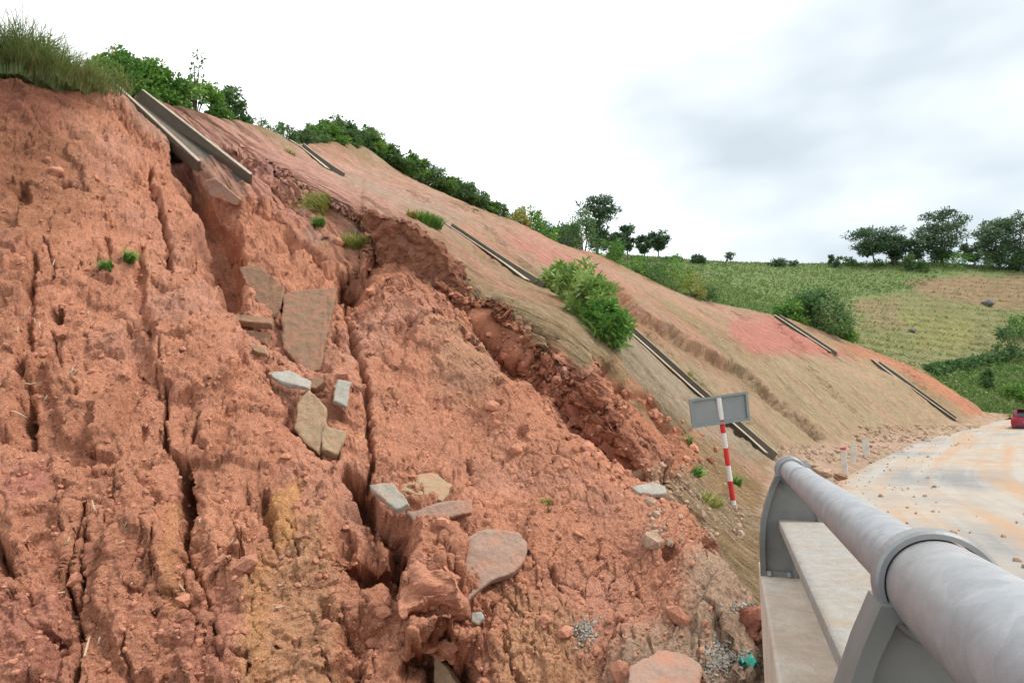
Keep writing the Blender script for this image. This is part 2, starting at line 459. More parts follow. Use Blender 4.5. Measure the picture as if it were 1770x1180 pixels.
def count(d, lo, hi): return [int(np.clip(x / STEP, lo, hi)) for x in d]
inside = np.clip(gu, -60, 1830), np.clip(gv, 0, 1240)
dc = np.percentile(np.hypot(np.diff(inside[0], axis=0), np.diff(inside[1], axis=0))[:, 1:7], 70, axis=1)
dr = np.percentile(np.hypot(np.diff(inside[0], axis=1), np.diff(inside[1], axis=1))[2:12], 75, axis=0)
for i in (3, 4, 5, 6): dc[i] *= (1.25, 1.6, 3.0, 3.4)[i - 3]
NC = count(dc, 14, 400); NRW = count(dr, 10, 400)
NRW[-1] = 8; NRW[-2] = 10; NRW[0] = min(NRW[0], 60)
B = pchip(G, NC)                                    # along the road
B = np.moveaxis(pchip(np.moveaxis(B, 1, 0), NRW), 0, 1)
NROW = np.cumsum([0] + NRW); NCOL = np.cumsum([0] + NC)
CREST = NROW[6]
def normals(P):
    a = np.gradient(P, axis=0); b = np.gradient(P, axis=1)
    n = np.cross(a, b); n /= np.linalg.norm(n, axis=-1, keepdims=True) + 1e-9
    return n
N = normals(B)
if np.median(N[..., 2]) < 0: N = -N
U, V = proj(B); U = U.astype(np.float32); V = V.astype(np.float32)
bl = np.concatenate([np.zeros((B.shape[0], 1)), np.cumsum(np.linalg.norm(np.diff(B, axis=1), axis=-1), 1)], 1)
mid = B[:, NROW[3]]
al = np.concatenate([[0], np.cumsum(np.linalg.norm(np.diff(mid, axis=0), axis=-1))])[:, None] + bl * 0
X, Y, Z = (B[..., i].astype(np.float32) for i in range(3))
level = np.interp(np.arange(B.shape[1]), NROW, np.arange(len(NROW)))[None, :] + bl * 0
onface = 1 - sstep(5.97, 6.15, level)

wx = fbm(X * 1.6, Y * 1.6, Z * 1.6, 4, 50); wy = fbm(X * 1.6, Y * 1.6, Z * 1.6, 4, 60)
Uw = U + wx * 14; Vw = V + wy * 14                  # ragged edges
wf1 = fbm(X * 7, Y * 7, Z * 7, 3, 70)
Uf = Uw + wf1 * 4; Vf = Vw + np.roll(wf1, 37, 0) * 4
SLIDE = [(-900,1900),(-900,60),(0,120),(120,140),(195,165),(235,215),(290,262),(330,292),(372,330),(415,350),(440,338),(470,352),(520,405),(585,452),(628,470),(640,440),(632,400),(630,383),(690,388),(735,415),(775,452),(812,500),(850,535),(905,572),(960,610),(1000,640),(1040,620),(1085,660),(1130,700),(1180,745),(1215,790),(1190,830),(1150,860),(1200,935),(1250,1010),(1300,1100),(1330,1300),(1500,1900)]
Us, Vs = U + .3 * (Uw - U) + wf1 * 3, V + .3 * (Vw - V) + np.roll(wf1, 37, 0) * 3
sd = sdist(Us, Vs, SLIDE)
_, _, cidb, plb = worley(al * 1.9 + wx * .4, bl * 1.3 + wy * .4, 77)
calm = np.where((U < 800) & (V < 520), .25, 1.0)
sd = sd + calm * (20 * (cidb - .5) + 12 * plb)
slide = np.clip((sd + 5) / 13, 0, 1).astype(np.float32)
HEAD = [(628,470),(640,440),(632,400),(630,383),(690,388),(735,415),(775,452),(812,500),(850,535),(905,572),(960,610),(1000,640),(1040,620),(1085,660),(1130,700),(1190,748),(1240,795),(1300,870)]
dh, th = pdist(Us, Vs, HEAD)
depth = np.interp(th, [0, .12, .3, .45, .6, .75, 1], [.45, .75, .55, .28, .18, .2, .15]).astype(np.float32)
disp = np.zeros(U.shape, np.float32)
disp -= slide * depth * np.exp(-dh / 120)
disp += (1 - slide) * .10 * np.exp(-dh / 55) * np.interp(th, [0, .05, .3, .5], [.6, 1, .7, 0]) * (Us > 628)
dl, tl = pdist(Uf, Vf, [(120,140),(195,165),(235,215),(290,262),(330,292),(372,330),(415,350),(440,338),(470,352),(520,405),(585,452),(628,470)])
disp -= slide * .10 * np.exp(-dl / 60)

# broad form of the slide body
fl = slide * onface
disp += fl * .24 * fbm(X * .55, Y * .55, Z * .55, 3, 3)
def groove(pts, width, dep, warp=1.0, p=1.0):
    global disp
    u0 = min(a for a, _ in pts) - 80; u1 = max(a for a, _ in pts) + 80; v0 = min(b for _, b in pts) - 80; v1 = max(b for _, b in pts) + 80
    k = (U > u0) & (U < u1) & (V > v0) & (V < v1)
    uu = U[k] + (Uf[k] - U[k]) * warp; vv = V[k] + (Vf[k] - V[k]) * warp
    d, t = pdist(uu, vv, pts)
    w = width * (.55 + .45 * np.sin(np.pi * np.clip(t, .04, .96))) * (1 + .35 * wx[k])
    disp[k] -= dep * np.clip(1 - (d / w) ** 2, 0, 1) ** p
def pit(u, v, a, b, dep, ang=0.0):
    global disp
    k = (np.abs(U - u) < a * 2.2 + 30) & (np.abs(V - v) < b * 2.2 + 30)
    x = Uf[k] - u; y = Vf[k] - v; c, s = math.cos(ang), math.sin(ang)
    r = np.sqrt(((x * c + y * s) / a) ** 2 + ((y * c - x * s) / b) ** 2)
    disp[k] -= .8 * dep * (1 - sstep(.45, 1.1, r + .5 * wf1[k]))
def block(pts, dep, feather=7, tilt=(0, 0)):
    global disp
    u0 = min(a for a, _ in pts) - 60; u1 = max(a for a, _ in pts) + 60; v0 = min(b for _, b in pts) - 60; v1 = max(b for _, b in pts) + 60
    k = (U > u0) & (U < u1) & (V > v0) & (V < v1)
    s = sdist(Uf[k], Vf[k], pts)
    disp[k] += (dep + tilt[0] * (U[k] - (u0 + u1) / 2) / (u1 - u0) + tilt[1] * (V[k] - (v0 + v1) / 2) / (v1 - v0)) * sstep(-feather / 2, feather / 2, s)
block([(462,322),(540,338),(590,356),(626,374),(634,474),(600,470),(520,412),(475,360)], -.16, 16)
# main troughs
groove([(830,530),(862,590),(910,650),(960,705),(1020,760),(1095,835)], 60, .22, .4, 1.2)
groove([(1050,650),(1100,715),(1180,770),(1240,840)], 46, .16)
block([(950,640),(1010,655),(1090,710),(1160,800),(1135,835),(1080,790),(1010,730),(950,680)], .20, 22)
groove([(306,262),(345,330),(385,395),(400,470),(402,500)], 36, .5, 1, 1)
groove([(345,420),(380,470),(400,540)], 50, .3)
pit(612, 482, 30, 34, .75, .5)
groove([(598,470),(604,540),(618,600),(630,660),(636,730),(640,800),(642,925)], 8, .24)
groove([(600,828),(622,850),(642,900)], 20, .55)
pit(640, 985, 62, 46, .3, -.2); pit(600, 945, 22, 36, .25)
groove([(655,900),(690,930),(700,980),(690,1040)], 26, .4)
pit(770, 1150, 62, 42, .3, .1); pit(740, 1085, 34, 14, .3, -.2); pit(620, 1095, 44, 38, .3); pit(600, 1150, 30, 24, .25)
block([(702,940),(760,945),(800,985),(798,1040),(766,1045),(695,1068),(682,1040)], .30, 8, (0, .1))
block([(706,1085),(760,1098),(830,1112),(826,1122),(708,1122)], .22, 6)
block([(800,930),(840,912),(900,918),(912,940),(905,968),(850,1003),(802,1045)], .14, 6)
# left hand cracks and steps
groove([(290,680),(286,730),(295,780),(318,800),(322,850),(328,910),(326,960),(350,1020),(372,1060),(370,1110),(384,1170)], 8, .26)
groove([(312,800),(320,860),(328,905)], 15, .26)
groove([(148,875),(125,950),(118,1000),(130,1050),(135,1110),(132,1200)], 8, .22)
groove([(150,905),(142,960),(146,1010),(136,1060)], 9, .18)
groove([(-5,920),(14,960),(20,1005)], 14, .28)
groove([(262,285),(270,340),(285,390),(295,450),(300,470)], 8, .25)
groove([(62,450),(50,560),(40,640),(56,720),(58,760)], 12, .16)
groove([(240,420),(243,520),(262,620)], 14, .15)
groove([(345,735),(338,770),(350,790)], 8, .18)
groove([(460,860),(468,905),(470,940)], 14, .2)
groove([(530,700),(495,735),(530,775)], 12, .22)
for q in [(245,578,32,18,.4,0),(98,540,16,13,.4,0),(55,722,14,26,.4,.2),(32,640,12,32,.3,.1),(165,792,46,10,.22,-.1),(118,845,18,9,.15,0),(110,312,20,10,.22,.2),(35,330,14,22,.25,.3),(300,612,34,6,.15,.3),(70,640,30,8,.14,0),(135,700,10,8,.2,0),(190,640,40,10,.12,0),(410,640,12,20,.12,0),(700,580,22,26,.32,.4),(648,505,12,10,.3,0),(622,588,9,12,.3,0),(850,705,14,10,.14,0),(860,735,9,6,.14,0),(895,780,11,7,.14,0),(810,820,9,9,.12,0),(730,560,22,6,.15,0),(560,1060,18,30,.2,0),(230,1030,26,14,.15,.3),(90,1120,36,18,.18,.4),(250,750,9,16,.1,0),(1160,1010,24,12,.18,.6),(480,300,20,8,.2,.5)]:
    pit(*q)
block([(210,540),(400,480),(410,600),(395,690),(300,700),(250,620)], .16, 18)
block([(150,560),(212,560),(240,690),(180,760),(110,760),(80,640)], .14, 14)
block([(0,600),(40,560),(60,640),(20,760),(-40,760)], .2, 14)
block([(335,700),(440,640),(520,780),(590,830),(560,1000),(430,1060),(350,960)], .12, 30)
block([(0,1000),(60,960),(110,1060),(80,1180),(-40,1260)], .16, 18)
block([(210,1160),(160,1060),(190,930),(280,880),(300,1000),(340,1100),(330,1200)], .12, 18)
# debris lobe: convex back, with a rounded shoulder along its right side
dlb, _ = pdist(U * .6 + Uw * .4, V * .6 + Vw * .4, [(680,470),(735,560),(800,640),(870,710),(950,780),(1050,862),(1140,945),(1210,1050)])
disp += (.30 * np.exp(-(dlb / 60) ** 2) + .14 * np.exp(-(dlb / 150) ** 2)) * slide

LOBE = [(740,600),(820,640),(900,720),(1000,790),(1100,870),(1230,1000),(1230,1080),(1000,1110),(930,1010),(850,900),(720,800),(660,700)]
lobe = 1 - .75 * sstep(-30, 30, sdist(Uw, Vw, LOBE))
# gullies, flaking ledges and cracked blocks of the slide face
gul = fbm(al * 1.5 + wx * .8, bl * .22, al * 0, 3, 21, .55, True)
disp += fl * lobe * .05 * (gul - .3)
saw = (bl * 1.05 + 1.9 * fbm(X * .9, Y * .9, Z * .9, 4, 31)) % 1.0
disp += fl * (.03 + .06 * (1 - sstep(600, 900, U))) * (np.where(saw < .84, saw / .84, (1 - saw) / .16) - .5) * sstep(-.25, .25, fbm(X * .7, Y * .7, Z * .7, 2, 37))
f1, f2, cid, pl = worley(al * 1.15 + wx * .45, bl * .95 + wy * .45, 5)
disp += fl * lobe * (.10 * (cid - .5) + .12 * pl)
f1, f2, cid, pl = worley(al * 2.6 + wx * .5, bl * 2.0 + wy * .5, 6)
disp += fl * lobe * (.026 * (cid - .5) + .032 * pl)
crk = (1 - sstep(0, .06, f2 - f1)) * sstep(.05, .3, fbm(X * .8, Y * .8, Z * .8, 2, 41))
disp -= fl * .08 * crk
ct = (1 - slide) * onface
for i in range(26):
    u = rng.uniform(40, 1150); v = rng.uniform(380, 1150); L = rng.uniform(30, 110); s = rng.uniform(-.25, .35) + (u / 1200) * .5
    groove([(u, v), (u + s * L * .4 + rng.uniform(-8, 8), v + L * .4), (u + s * L, v + L)], rng.uniform(3.5, 6), rng.uniform(.05, .12))
SL2 = [(1030,484),(1068,494),(1090,518),(1130,548),(1200,592),(1290,640),(1350,692),(1425,755),(1412,764),(1330,702),(1250,655),(1160,615),(1110,590),(1075,560),(1040,540)]
s2 = sdist(Us, Vs, SL2)
disp -= ct * .42 * sstep(-3, 3, s2)
groove([(520,325),(560,350),(600,380),(640,372)], 5, .12)
groove([(380,258),(425,275),(470,310),(510,345),(560,400)], 10, .14)
pinkscar = [(372,262),(415,262),(470,300),(505,350),(470,352),(440,336)]
disp -= .12 * sstep(-4, 4, sdist(Uf, Vf, pinkscar)) * (1 - slide)
for q in [[(880,540),(930,575),(960,590)],[(1000,500),(1035,530)],[(815,430),(860,465)],[(840,400),(870,420)],[(900,455),(960,500),(1000,530)],[(960,560),(1010,600)],[(700,330),(740,350)],[(780,352),(830,372)],[(1130,560),(1180,600)],[(1200,655),(1240,700),(1290,740)],[(1240,720),(1300,775)],[(1400,640),(1450,690),(1500,735)],[(1340,560),(1390,600)],[(1180,690),(1215,720)],[(1560,640),(1600,670)]]:
    groove(q, 5, .16)
disp *= onface
disp += (1 - onface) * .06 * fbm(X, Y, Z, 3, 5)

# trenches for the drain chutes, placed along the fall line
def base_hit(u, v):
    k = np.argmin((U - u) ** 2 + (V - v) ** 2 + np.where((level > 6.05) | (level < .5), 1e6, 0))
    return np.unravel_index(k, U.shape)
CH = {'upper_near': [(224,152),(408,316)], 'top_mid': [(512,251),(580,301)], 'mid': [(772,392),(925,493)], 'low': [(1056,548),(1195,672),(1330,790)], 'far_up': [(1342,547),(1440,612)], 'far_low': [(1512,626),(1650,727)]}
HALF = {'upper_near': .25, 'top_mid': .26, 'mid': .22, 'low': .23, 'far_up': .26, 'far_low': .28}
CHP = {}
for k, pts in CH.items():
    fine = []
    for (a0, b0), (a1, b1) in zip(pts[:-1], pts[1:]): fine += [(a0 + (a1 - a0) * t, b0 + (b1 - b0) * t) for t in np.linspace(0, 1, 5)[:-1]]
    fine.append(pts[-1]); ends = [B[base_hit(*p)] for p in fine]; n = [N[base_hit(*p)] for p in fine]
    P = [ends[0]] + [(ends[i - 1] + 2 * ends[i] + ends[i + 1]) / 4 for i in range(1, len(ends) - 1)] + [ends[-1]]
    if k == 'upper_near': P, n = [P[0], P[-1]], [n[0], n[-1]]
    CHP[k] = (P, n)
    for p0, p1 in zip(P[:-1], P[1:]):
        d = p1 - p0; L = np.linalg.norm(d); d = d / L
        q = B - p0; t = q @ d; e = np.linalg.norm(q - np.clip(t, 0, L)[..., None] * d, axis=-1)
        hw = HALF[k]; m = 1 - sstep(hw * 1.15, hw * 1.5, e)
        if k == 'upper_near': m = m * (1 - sstep(L * .5, L * .72, t))
        disp = disp * (1 - m) + m * (-.52)
# undercut hollows: pushed back and up into the slope so their roofs overhang
CAVEV = np.zeros(B.shape, np.float32); INTO = np.array([-.12, .98, -.16])
def cave(pts, width, dep, p=.8):
    d, t = pdist(Uw * .6 + U * .4, Vw * .6 + V * .4, pts)
    w = width * (.6 + .4 * np.sin(np.pi * np.clip(t, .05, .95))) * (1 + .3 * wx)
    global CAVEV
    CAVEV += (dep * np.clip(1 - (d / w) ** 2, 0, 1) ** p)[..., None] * INTO
cave([(318,285),(345,340),(378,395),(398,450),(402,500)], 34, .6)
cave([(598,470),(616,490)], 24, .45); cave([(665,405),(715,428),(765,472)], 26, .22)
cave([(600,832),(628,850),(642,890),(643,925)], 16, .4); cave([(605,985),(650,990),(680,985)], 46, .5); cave([(655,905),(690,935),(695,985)], 22, .35)
cave([(722,1150),(800,1150)], 42, .5); cave([(715,1080),(765,1082)], 15, .5); cave([(318,805),(328,905)], 16, .45); cave([(238,578),(262,580)], 18, .35); cave([(98,540),(102,542)], 16, .35); cave([(56,715),(54,745)], 14, .35); cave([(505,745),(540,775)], 10, .3)
cave([(935,690),(1010,745),(1085,822)], 34, .28); cave([(855,575),(905,625)], 26, .05); cave([(1050,655),(1130,715),(1180,755)], 22, .3); cave([(845,1003),(905,985)], 9, .25); cave([(480,500),(482,560)], 12, .3)
# second pass: crumbling relief, laid on the form as it now stands
S = B + N * disp[..., None] + CAVEV * onface[..., None]
N1 = normals(S)
if np.median(N1[..., 2]) < 0: N1 = -N1
X1, Y1, Z1 = (S[..., i].astype(np.float32) for i in range(3))
f1, f2, cid, pl = worley(al * 6.0 + wy, bl * 5.2 + wx, 9)
ruin = sstep(-12, 12, sdist(Uw, Vw, [(380,250),(430,262),(520,330),(640,370),(650,480),(590,470),(500,400),(440,350),(390,300)]))
rough = np.clip(fl + .8 * ruin * onface + .35 * (1 - sstep(0, 26, np.abs(sd))), 0, 1)
lobe = 1 - .6 * sstep(-30, 30, sdist(Uw, Vw, LOBE))
det = rough * (.022 * (cid - .5) + .022 * pl - .022 * (1 - sstep(0, .12, f2 - f1)) * sstep(.0, .3, fbm(X1 * 1.7, Y1 * 1.7, Z1 * 1.7, 2, 43)))
det += rough * lobe * .032 * fbm(X1 * 2.6, Y1 * 2.6, Z1 * 2.6, 5, 11, .55)
wallm = sstep(-4, 8, sd) * (1 - sstep(45, 110, dh))
_, _, cw, pw = worley(al * 3.2 + wy * .5 + Z1, bl * 2.2 + wx * .5, 79)
det += wallm * calm * (.07 * (cw - .5) + .07 * pw + .06 * fbm(X1 * 4.5, Y1 * 4.5, Z1 * 4.5, 3, 65, .6))
sock = fbm(X1 * 2.3, Y1 * 2.3, Z1 * 3.4, 4, 45, .6)
det -= rough * lobe * .035 * sstep(.30, .40, sock)
det += rough * .013 * (1 - np.abs(fbm(X1 * 13, Y1 * 13, Z1 * 13, 2, 15, .6)) * 2)
det += rough * .013 * perlin(X1 * 30, Y1 * 30, Z1 * 30, 19)
rill = fbm(al * 2.6 + .25 * wx, bl * .16, al * 0, 3, 81, .6, True)
det += ct * (.085 * rill + .05 * fbm(al * 7, bl * .5, al * 0, 3, 87, .6) + .05 * fbm(X1 * .8, Y1 * .8, Z1 * .8, 3, 91))
dash = fbm(al * 3.4, bl * .33, al * 0 + 5, 2, 95)
det -= ct * .20 * sstep(.32, .46, dash) * sstep(-.1, .2, perlin(X * .25, Y * .25, Z * .25, 97))
S = S + N1 * (det * onface)[..., None]


# ------------------------------------------------------------------ soil colours, with shade painted into the scarp and trough zones
def c(*a): return np.array(a, np.float32)
RED, PINK, ORANGE, OCHRE, TAN, DRED, GREYB, ROSE = c(.55,.245,.148), c(.56,.28,.192), c(.58,.29,.125), c(.55,.335,.175), c(.31,.215,.12), c(.36,.135,.08), c(.26,.185,.13), c(.43,.175,.135)
X, Y, Z = X1, Y1, Z1
n1 = fbm(X * .5, Y * .5, Z * .5, 4, 101); n2 = fbm(X * 1.8, Y * 1.8, Z * 1.8, 4, 111)
col = np.zeros(U.shape + (3,), np.float32) + RED
def blend(to, w):
    global col
    col = col * (1 - w[..., None]) + to * w[..., None]
def zone(to, pts, feather=30, amt=1.0, breakup=.0):
    k = sstep(-feather, feather, sdist(Uw + n2 * feather, Vw + n1 * feather, pts)) * amt
    if breakup: k = k * sstep(-breakup, breakup, n2 + .1)
    blend(to, k.astype(np.float32))
blend(PINK, .8 * sstep(-.1, .35, n1)); blend(DRED, .35 * sstep(.1, .5, n2)); blend(c(.56,.255,.15), .6 * sstep(.05, .4, fbm(X * .9, Y * .9, Z * .9, 3, 121)))
zone(c(.27,.105,.068), [(-300,100),(0,130),(130,150),(120,210),(60,330),(-300,420)], 30, .8)
zone(c(.36,.165,.09), [(0,210),(150,230),(190,330),(60,420),(-200,420)], 30, .6)
zone(OCHRE, [(420,1000),(560,900),(580,1040),(600,1300),(400,1300)], 22, .45)
zone(ORANGE, [(462,868),(520,850),(512,950),(470,960)], 10, .9); zone(ORANGE, [(290,860),(312,860),(318,1060),(288,1080)], 10, .45)
zone(ORANGE, [(430,960),(468,960),(460,1180),(415,1180)], 12, .5)
zone(ROSE, [(40,1020),(130,1000),(120,1300),(-40,1300),(-40,1040)], 20, .4); zone(ROSE, [(20,810),(90,790),(90,850),(10,870)], 14, .6)
zone(ROSE, [(300,1050),(420,1030),(400,1200),(300,1200)], 18, .3)
zone(DRED, [(925,650),(1000,655),(1110,790),(1110,840),(1060,815),(960,715)], 8, .75)  # dark red soil, with the overhang's shade on the trough wall painted in
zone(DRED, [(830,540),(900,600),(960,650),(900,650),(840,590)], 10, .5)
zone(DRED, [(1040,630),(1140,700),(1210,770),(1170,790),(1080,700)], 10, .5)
zone(c(.30,.15,.10), [(636,380),(700,388),(780,460),(740,500),(660,440)], 6, .8)  # brown face under the lip, darkened to paint in its shade
zone(c(.40,.25,.16), [(730,590),(790,560),(900,680),(820,720),(760,700)], 26, .5)
zone(OCHRE, [(880,1030),(1000,1100),(1040,1200),(860,1200)], 30, .45)
zone(c(.40,.30,.21), [(1060,1130),(1180,1090),(1240,950),(1340,900),(1340,1300),(1030,1300)], 26, .75)
zone(c(.40,.27,.17), [(1100,835),(1190,800),(1230,800),(1320,870),(1320,980),(1250,970),(1170,900)], 14, .8)
zone(c(.43,.30,.17), [(1150,880),(1230,870),(1310,960),(1300,990),(1210,940)], 10, .7)
# straw-covered cut slope
w = (1 - slide)
tan = TAN + (np.stack([n1, n1, n1], -1) * c(.03, .06, .05))
tan = np.where(w[..., None] > 0, tan, tan)
base_cut = tan.copy(); sv = col; col = base_cut
blend(c(.42,.225,.15), .85 * sstep(-.05, .2, fbm(al * .30, bl * .10, al * 0, 3, 131)))
blend(c(.33,.25,.165), .6 * sstep(.0, .35, fbm(al * .5, bl * .2, al * 0, 3, 137)))
zone(c(.52,.275,.215), [(200,150),(300,185),(520,265),(700,345),(760,390),(640,375),(540,400),(420,330),(300,250)], 30, .85)
zone(c(.51,.285,.22), [(520,260),(700,300),(900,400),(1000,440),(940,450),(760,380),(600,320)], 24, .6)
zone(c(.33,.27,.19), [(560,290),(640,310),(800,380),(760,400),(640,340)], 16, .6)
zone(c(.47,.20,.155), [(860,398),(950,430),(1050,475),(1040,495),(960,470),(890,440)], 12, .95, .25)
zone(ROSE * 1.02, [(1265,548),(1330,545),(1440,605),(1480,618),(1300,612),(1260,580)], 8, .9)
zone(c(.45,.19,.11), [(1440,595),(1490,600),(1610,640),(1705,718),(1680,722),(1560,640),(1500,622)], 6, .85)
zone(c(.44,.26,.19), [(1000,445),(1200,520),(1330,550),(1260,560),(1100,500)], 14, .6)
zone(c(.46,.22,.10), [(1045,500),(1080,505),(1130,560),(1110,585),(1060,560)], 7, .9)
zone(c(.30,.155,.09), SL2, 3, .75)
zone(c(.52,.25,.20), pinkscar, 8, .7)
zone(c(.38,.295,.185), [(1100,545),(1260,620),(1500,622),(1640,725),(1420,770),(1330,790)], 16, .55)
zone(c(.35,.29,.22), [(1050,560),(1090,580),(1320,790),(1290,800),(1180,730),(1080,640)], 12, .6)
zone(c(.46,.33,.24), [(1330,795),(1420,765),(1560,748),(1720,716),(1760,740),(1400,1000),(1310,900)], 12, .7)
cutc = col * 1.0; col = sv * 1.08
ww = (sstep(-1, 9, -sd + 5 * n2) * (1 - .65 * ruin * sstep(-.3, .2, n2)))[..., None]
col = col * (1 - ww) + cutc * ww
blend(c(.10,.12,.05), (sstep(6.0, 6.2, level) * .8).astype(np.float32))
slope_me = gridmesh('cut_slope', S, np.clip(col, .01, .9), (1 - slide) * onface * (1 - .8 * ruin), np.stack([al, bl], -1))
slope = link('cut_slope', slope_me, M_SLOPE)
tag(slope, 'red earth cut slope with a landslide scar on its near half', kind='structure')

k3 = S[::3, ::3]; nr, nc = k3.shape[:2]
ii = np.arange(nr * nc).reshape(nr, nc)
BVH = BVHTree.FromPolygons([tuple(p) for p in k3.reshape(-1, 3).tolist()], np.stack([ii[:-1, :-1], ii[:-1, 1:], ii[1:, 1:], ii[1:, :-1]], -1).reshape(-1, 4).tolist())
def hit(u, v):
    d = Vector(ray(u, v)).normalized()
    p, n, _, dist = BVH.ray_cast(Vector(EYE), d)
    if p is None: return None, None
    return p, (n if n.dot(d) < 0 else -n)
cr = S[:, CREST]; cru, crv = proj(cr)
ordr = np.argsort(cru)
def crest(u, back=0.0):
    p = np.array([np.interp(u, cru[ordr], cr[ordr, i]) for i in range(3)])
    a = np.array([np.interp(u + 12, cru[ordr], cr[ordr, i]) for i in range(3)]) - p
    b = np.array([-a[1], a[0], 0]); b /= np.linalg.norm(b) + 1e-9
    p = p + b * back
    q, _, _, _ = BVH.ray_cast(Vector((p[0], p[1], p[2] + 4)), Vector((0, 0, -1)))
    return np.array(q) if q is not None else p

# ------------------------------------------------------------------ hill field behind, ground, road
HILL = {940: [(470,50),(455,90),(446,130)], 1000: [(460,50),(450,90),(442,130)], 1100: [(485,51),(466,90),(449,130)], 1250: [(540,53),(498,86),(457,130)],
        1400: [(590,56),(525,86),(460,130)], 1500: [(630,58),(545,86),(460,130)], 1600: [(672,60),(562,86),(456,130)], 1700: [(726,60),(590,86),(463,130)],
        1770: [(734,60),(600,86),(468,130)], 1950: [(740,58),(615,86),(474,130)], 2500: [(745,58),(620,86),(478,130)]}
hc = []
for u, L in HILL.items():
    P = [at(u, *l) for l in L]
    P = [P[0] + (P[0] - P[1]) * .15 + [0, 0, -2.0]] + P + [P[-1] + [0, 14, .3], P[-1] + [0, 60, -8]]
    hc.append(P)
HB = pchip(np.array(hc), [16, 20, 30, 30, 22, 22, 22, 18, 30, 40]); HB = np.moveaxis(pchip(np.moveaxis(HB, 1, 0), [14, 60, 60, 10, 10]), 0, 1)
hx, hy, hz = (HB[..., i] for i in range(3))
HB[..., 2] += .5 * fbm(hx * .06, hy * .06, hz * 0, 3, 201) * sstep(55, 75, hy) + .12 * fbm(hx * .6, hy * .6, hz * 0, 3, 207)
hu, hv = proj(HB)
hn = fbm(hx * .05, hy * .05, hz * 0, 4, 211); hn2 = fbm(hx * .25, hy * .25, hz * 0, 4, 217)
col = np.zeros(hu.shape + (3,), np.float32) + c(.15, .20, .075)
def hzone(to, pts, feather, amt=1.0):
    k = sstep(-feather, feather, sdist(hu + hn * 50 + hn2 * 24, hv + hn * 16 + hn2 * 9, pts)) * amt
    blend(to, k)
hzone(c(.20,.185,.085), [(1380,545),(1480,515),(1580,500),(1640,470),(1780,470),(2500,470),(2500,620),(1720,620),(1640,650),(1450,640)], 10, .9)
hzone(c(.27,.165,.105), [(1560,486),(1640,474),(1790,478),(2500,476),(2500,530),(1700,530),(1620,515)], 6, .75)
hzone(c(.27,.17,.11), [(1480,520),(1560,520),(1560,560),(1490,560)], 8, .55)
hzone(c(.23,.21,.075), [(1560,540),(1700,560),(1690,600),(1560,600)], 10, .6)
hzone(c(.085,.15,.035), [(1600,640),(1780,620),(2500,620),(2500,760),(1650,760)], 8, .9)
blend(c(.22, .14, .08), .35 * sstep(.15, .4, hn2))
field = tag(link('field_hill', gridmesh('field_hill', HB, col), M_FIELD), 'green and tan farmed hillside behind the cut', kind='structure')
FB = BVHTree.FromPolygons([tuple(p) for p in HB.reshape(-1, 3).tolist()], [[int(x) for x in q] for q in (lambda i: np.stack([i[:-1, :-1], i[:-1, 1:], i[1:, 1:], i[1:, :-1]], -1).reshape(-1, 4))(np.arange(HB.shape[0] * HB.shape[1]).reshape(HB.shape[:2]))])
def fhit(u, v):
    p, n, _, _ = FB.ray_cast(Vector(EYE), Vector(ray(u, v)).normalized()); return p
tag(link('ground', mesh('ground', [(-3000,-3000,-6),(3000,-3000,-6),(3000,3000,-6),(-3000,3000,-6)], [(0,1,2,3)]), M_FIELD), 'wide green ground around the road', kind='structure')

HR = R(19.3); AX = np.array([math.sin(HR), math.cos(HR), 0.0]); LT = np.array([math.cos(HR), -math.sin(HR), 0.0])   # rail axis, lateral (to the right)
edge = [at(1365, 815, 3.3) - AX * 14, at(1365, 815, 3.3) + AX * 1.0]
edge = [np.array([e[0], e[1], -.02]) + LT * .22 for e in edge] + [np.array([3.3, 7, 0]), np.array([4.85, 10, 0]), at(1440, 833, 15.5), at(1500, 800, 21), at(1560, 772, 27.5), at(1605, 754, 35), at(1645, 740, 44), at(1702, 728.5, 51), at(1800, 722, 58), at(2000, 716, 64)]
E = pchip(np.array(edge), [20, 20, 20, 30, 20, 20, 20, 20, 20, 20, 20])
tg = np.gradient(E, axis=0); tg[:, 2] = 0; tg /= np.linalg.norm(tg, axis=1)[:, None]
rt = np.stack([tg[:, 1], -tg[:, 0], tg[:, 0] * 0], -1)
ac = np.linspace(-.35, 9.0, 60)
uvr = np.stack([ac[None, :] + E[:, :1] * 0, np.cumsum(np.r_[0, np.linalg.norm(np.diff(E, axis=0), axis=1)])[:, None] + ac[None, :] * 0], -1)
RD = E[:, None, :] + rt[:, None, :] * ac[None, :, None]
RD[..., 2] += .02 * fbm(RD[..., 0] * .5, RD[..., 1] * .5, RD[..., 0] * 0, 3, 301) - .12 * (ac < 0)[None, :] 
tag(link('road', gridmesh('road', RD, None, None, uvr), M_ROAD), 'curving asphalt road smeared with pale mud', kind='structure')
VB = [E[:, None, :] + rt[:, None, :] * np.array([8.9, 14, 26])[None, :, None] + np.array([0, 0, 1])[None, None, :] * np.array([-.06, -.5, -3.5])[None, :, None]]
tag(link('verge', gridmesh('verge', VB[0], np.zeros(VB[0].shape) + np.array([.12,.15,.06])), M_FIELD), 'grassy verge beyond the road', kind='structure')
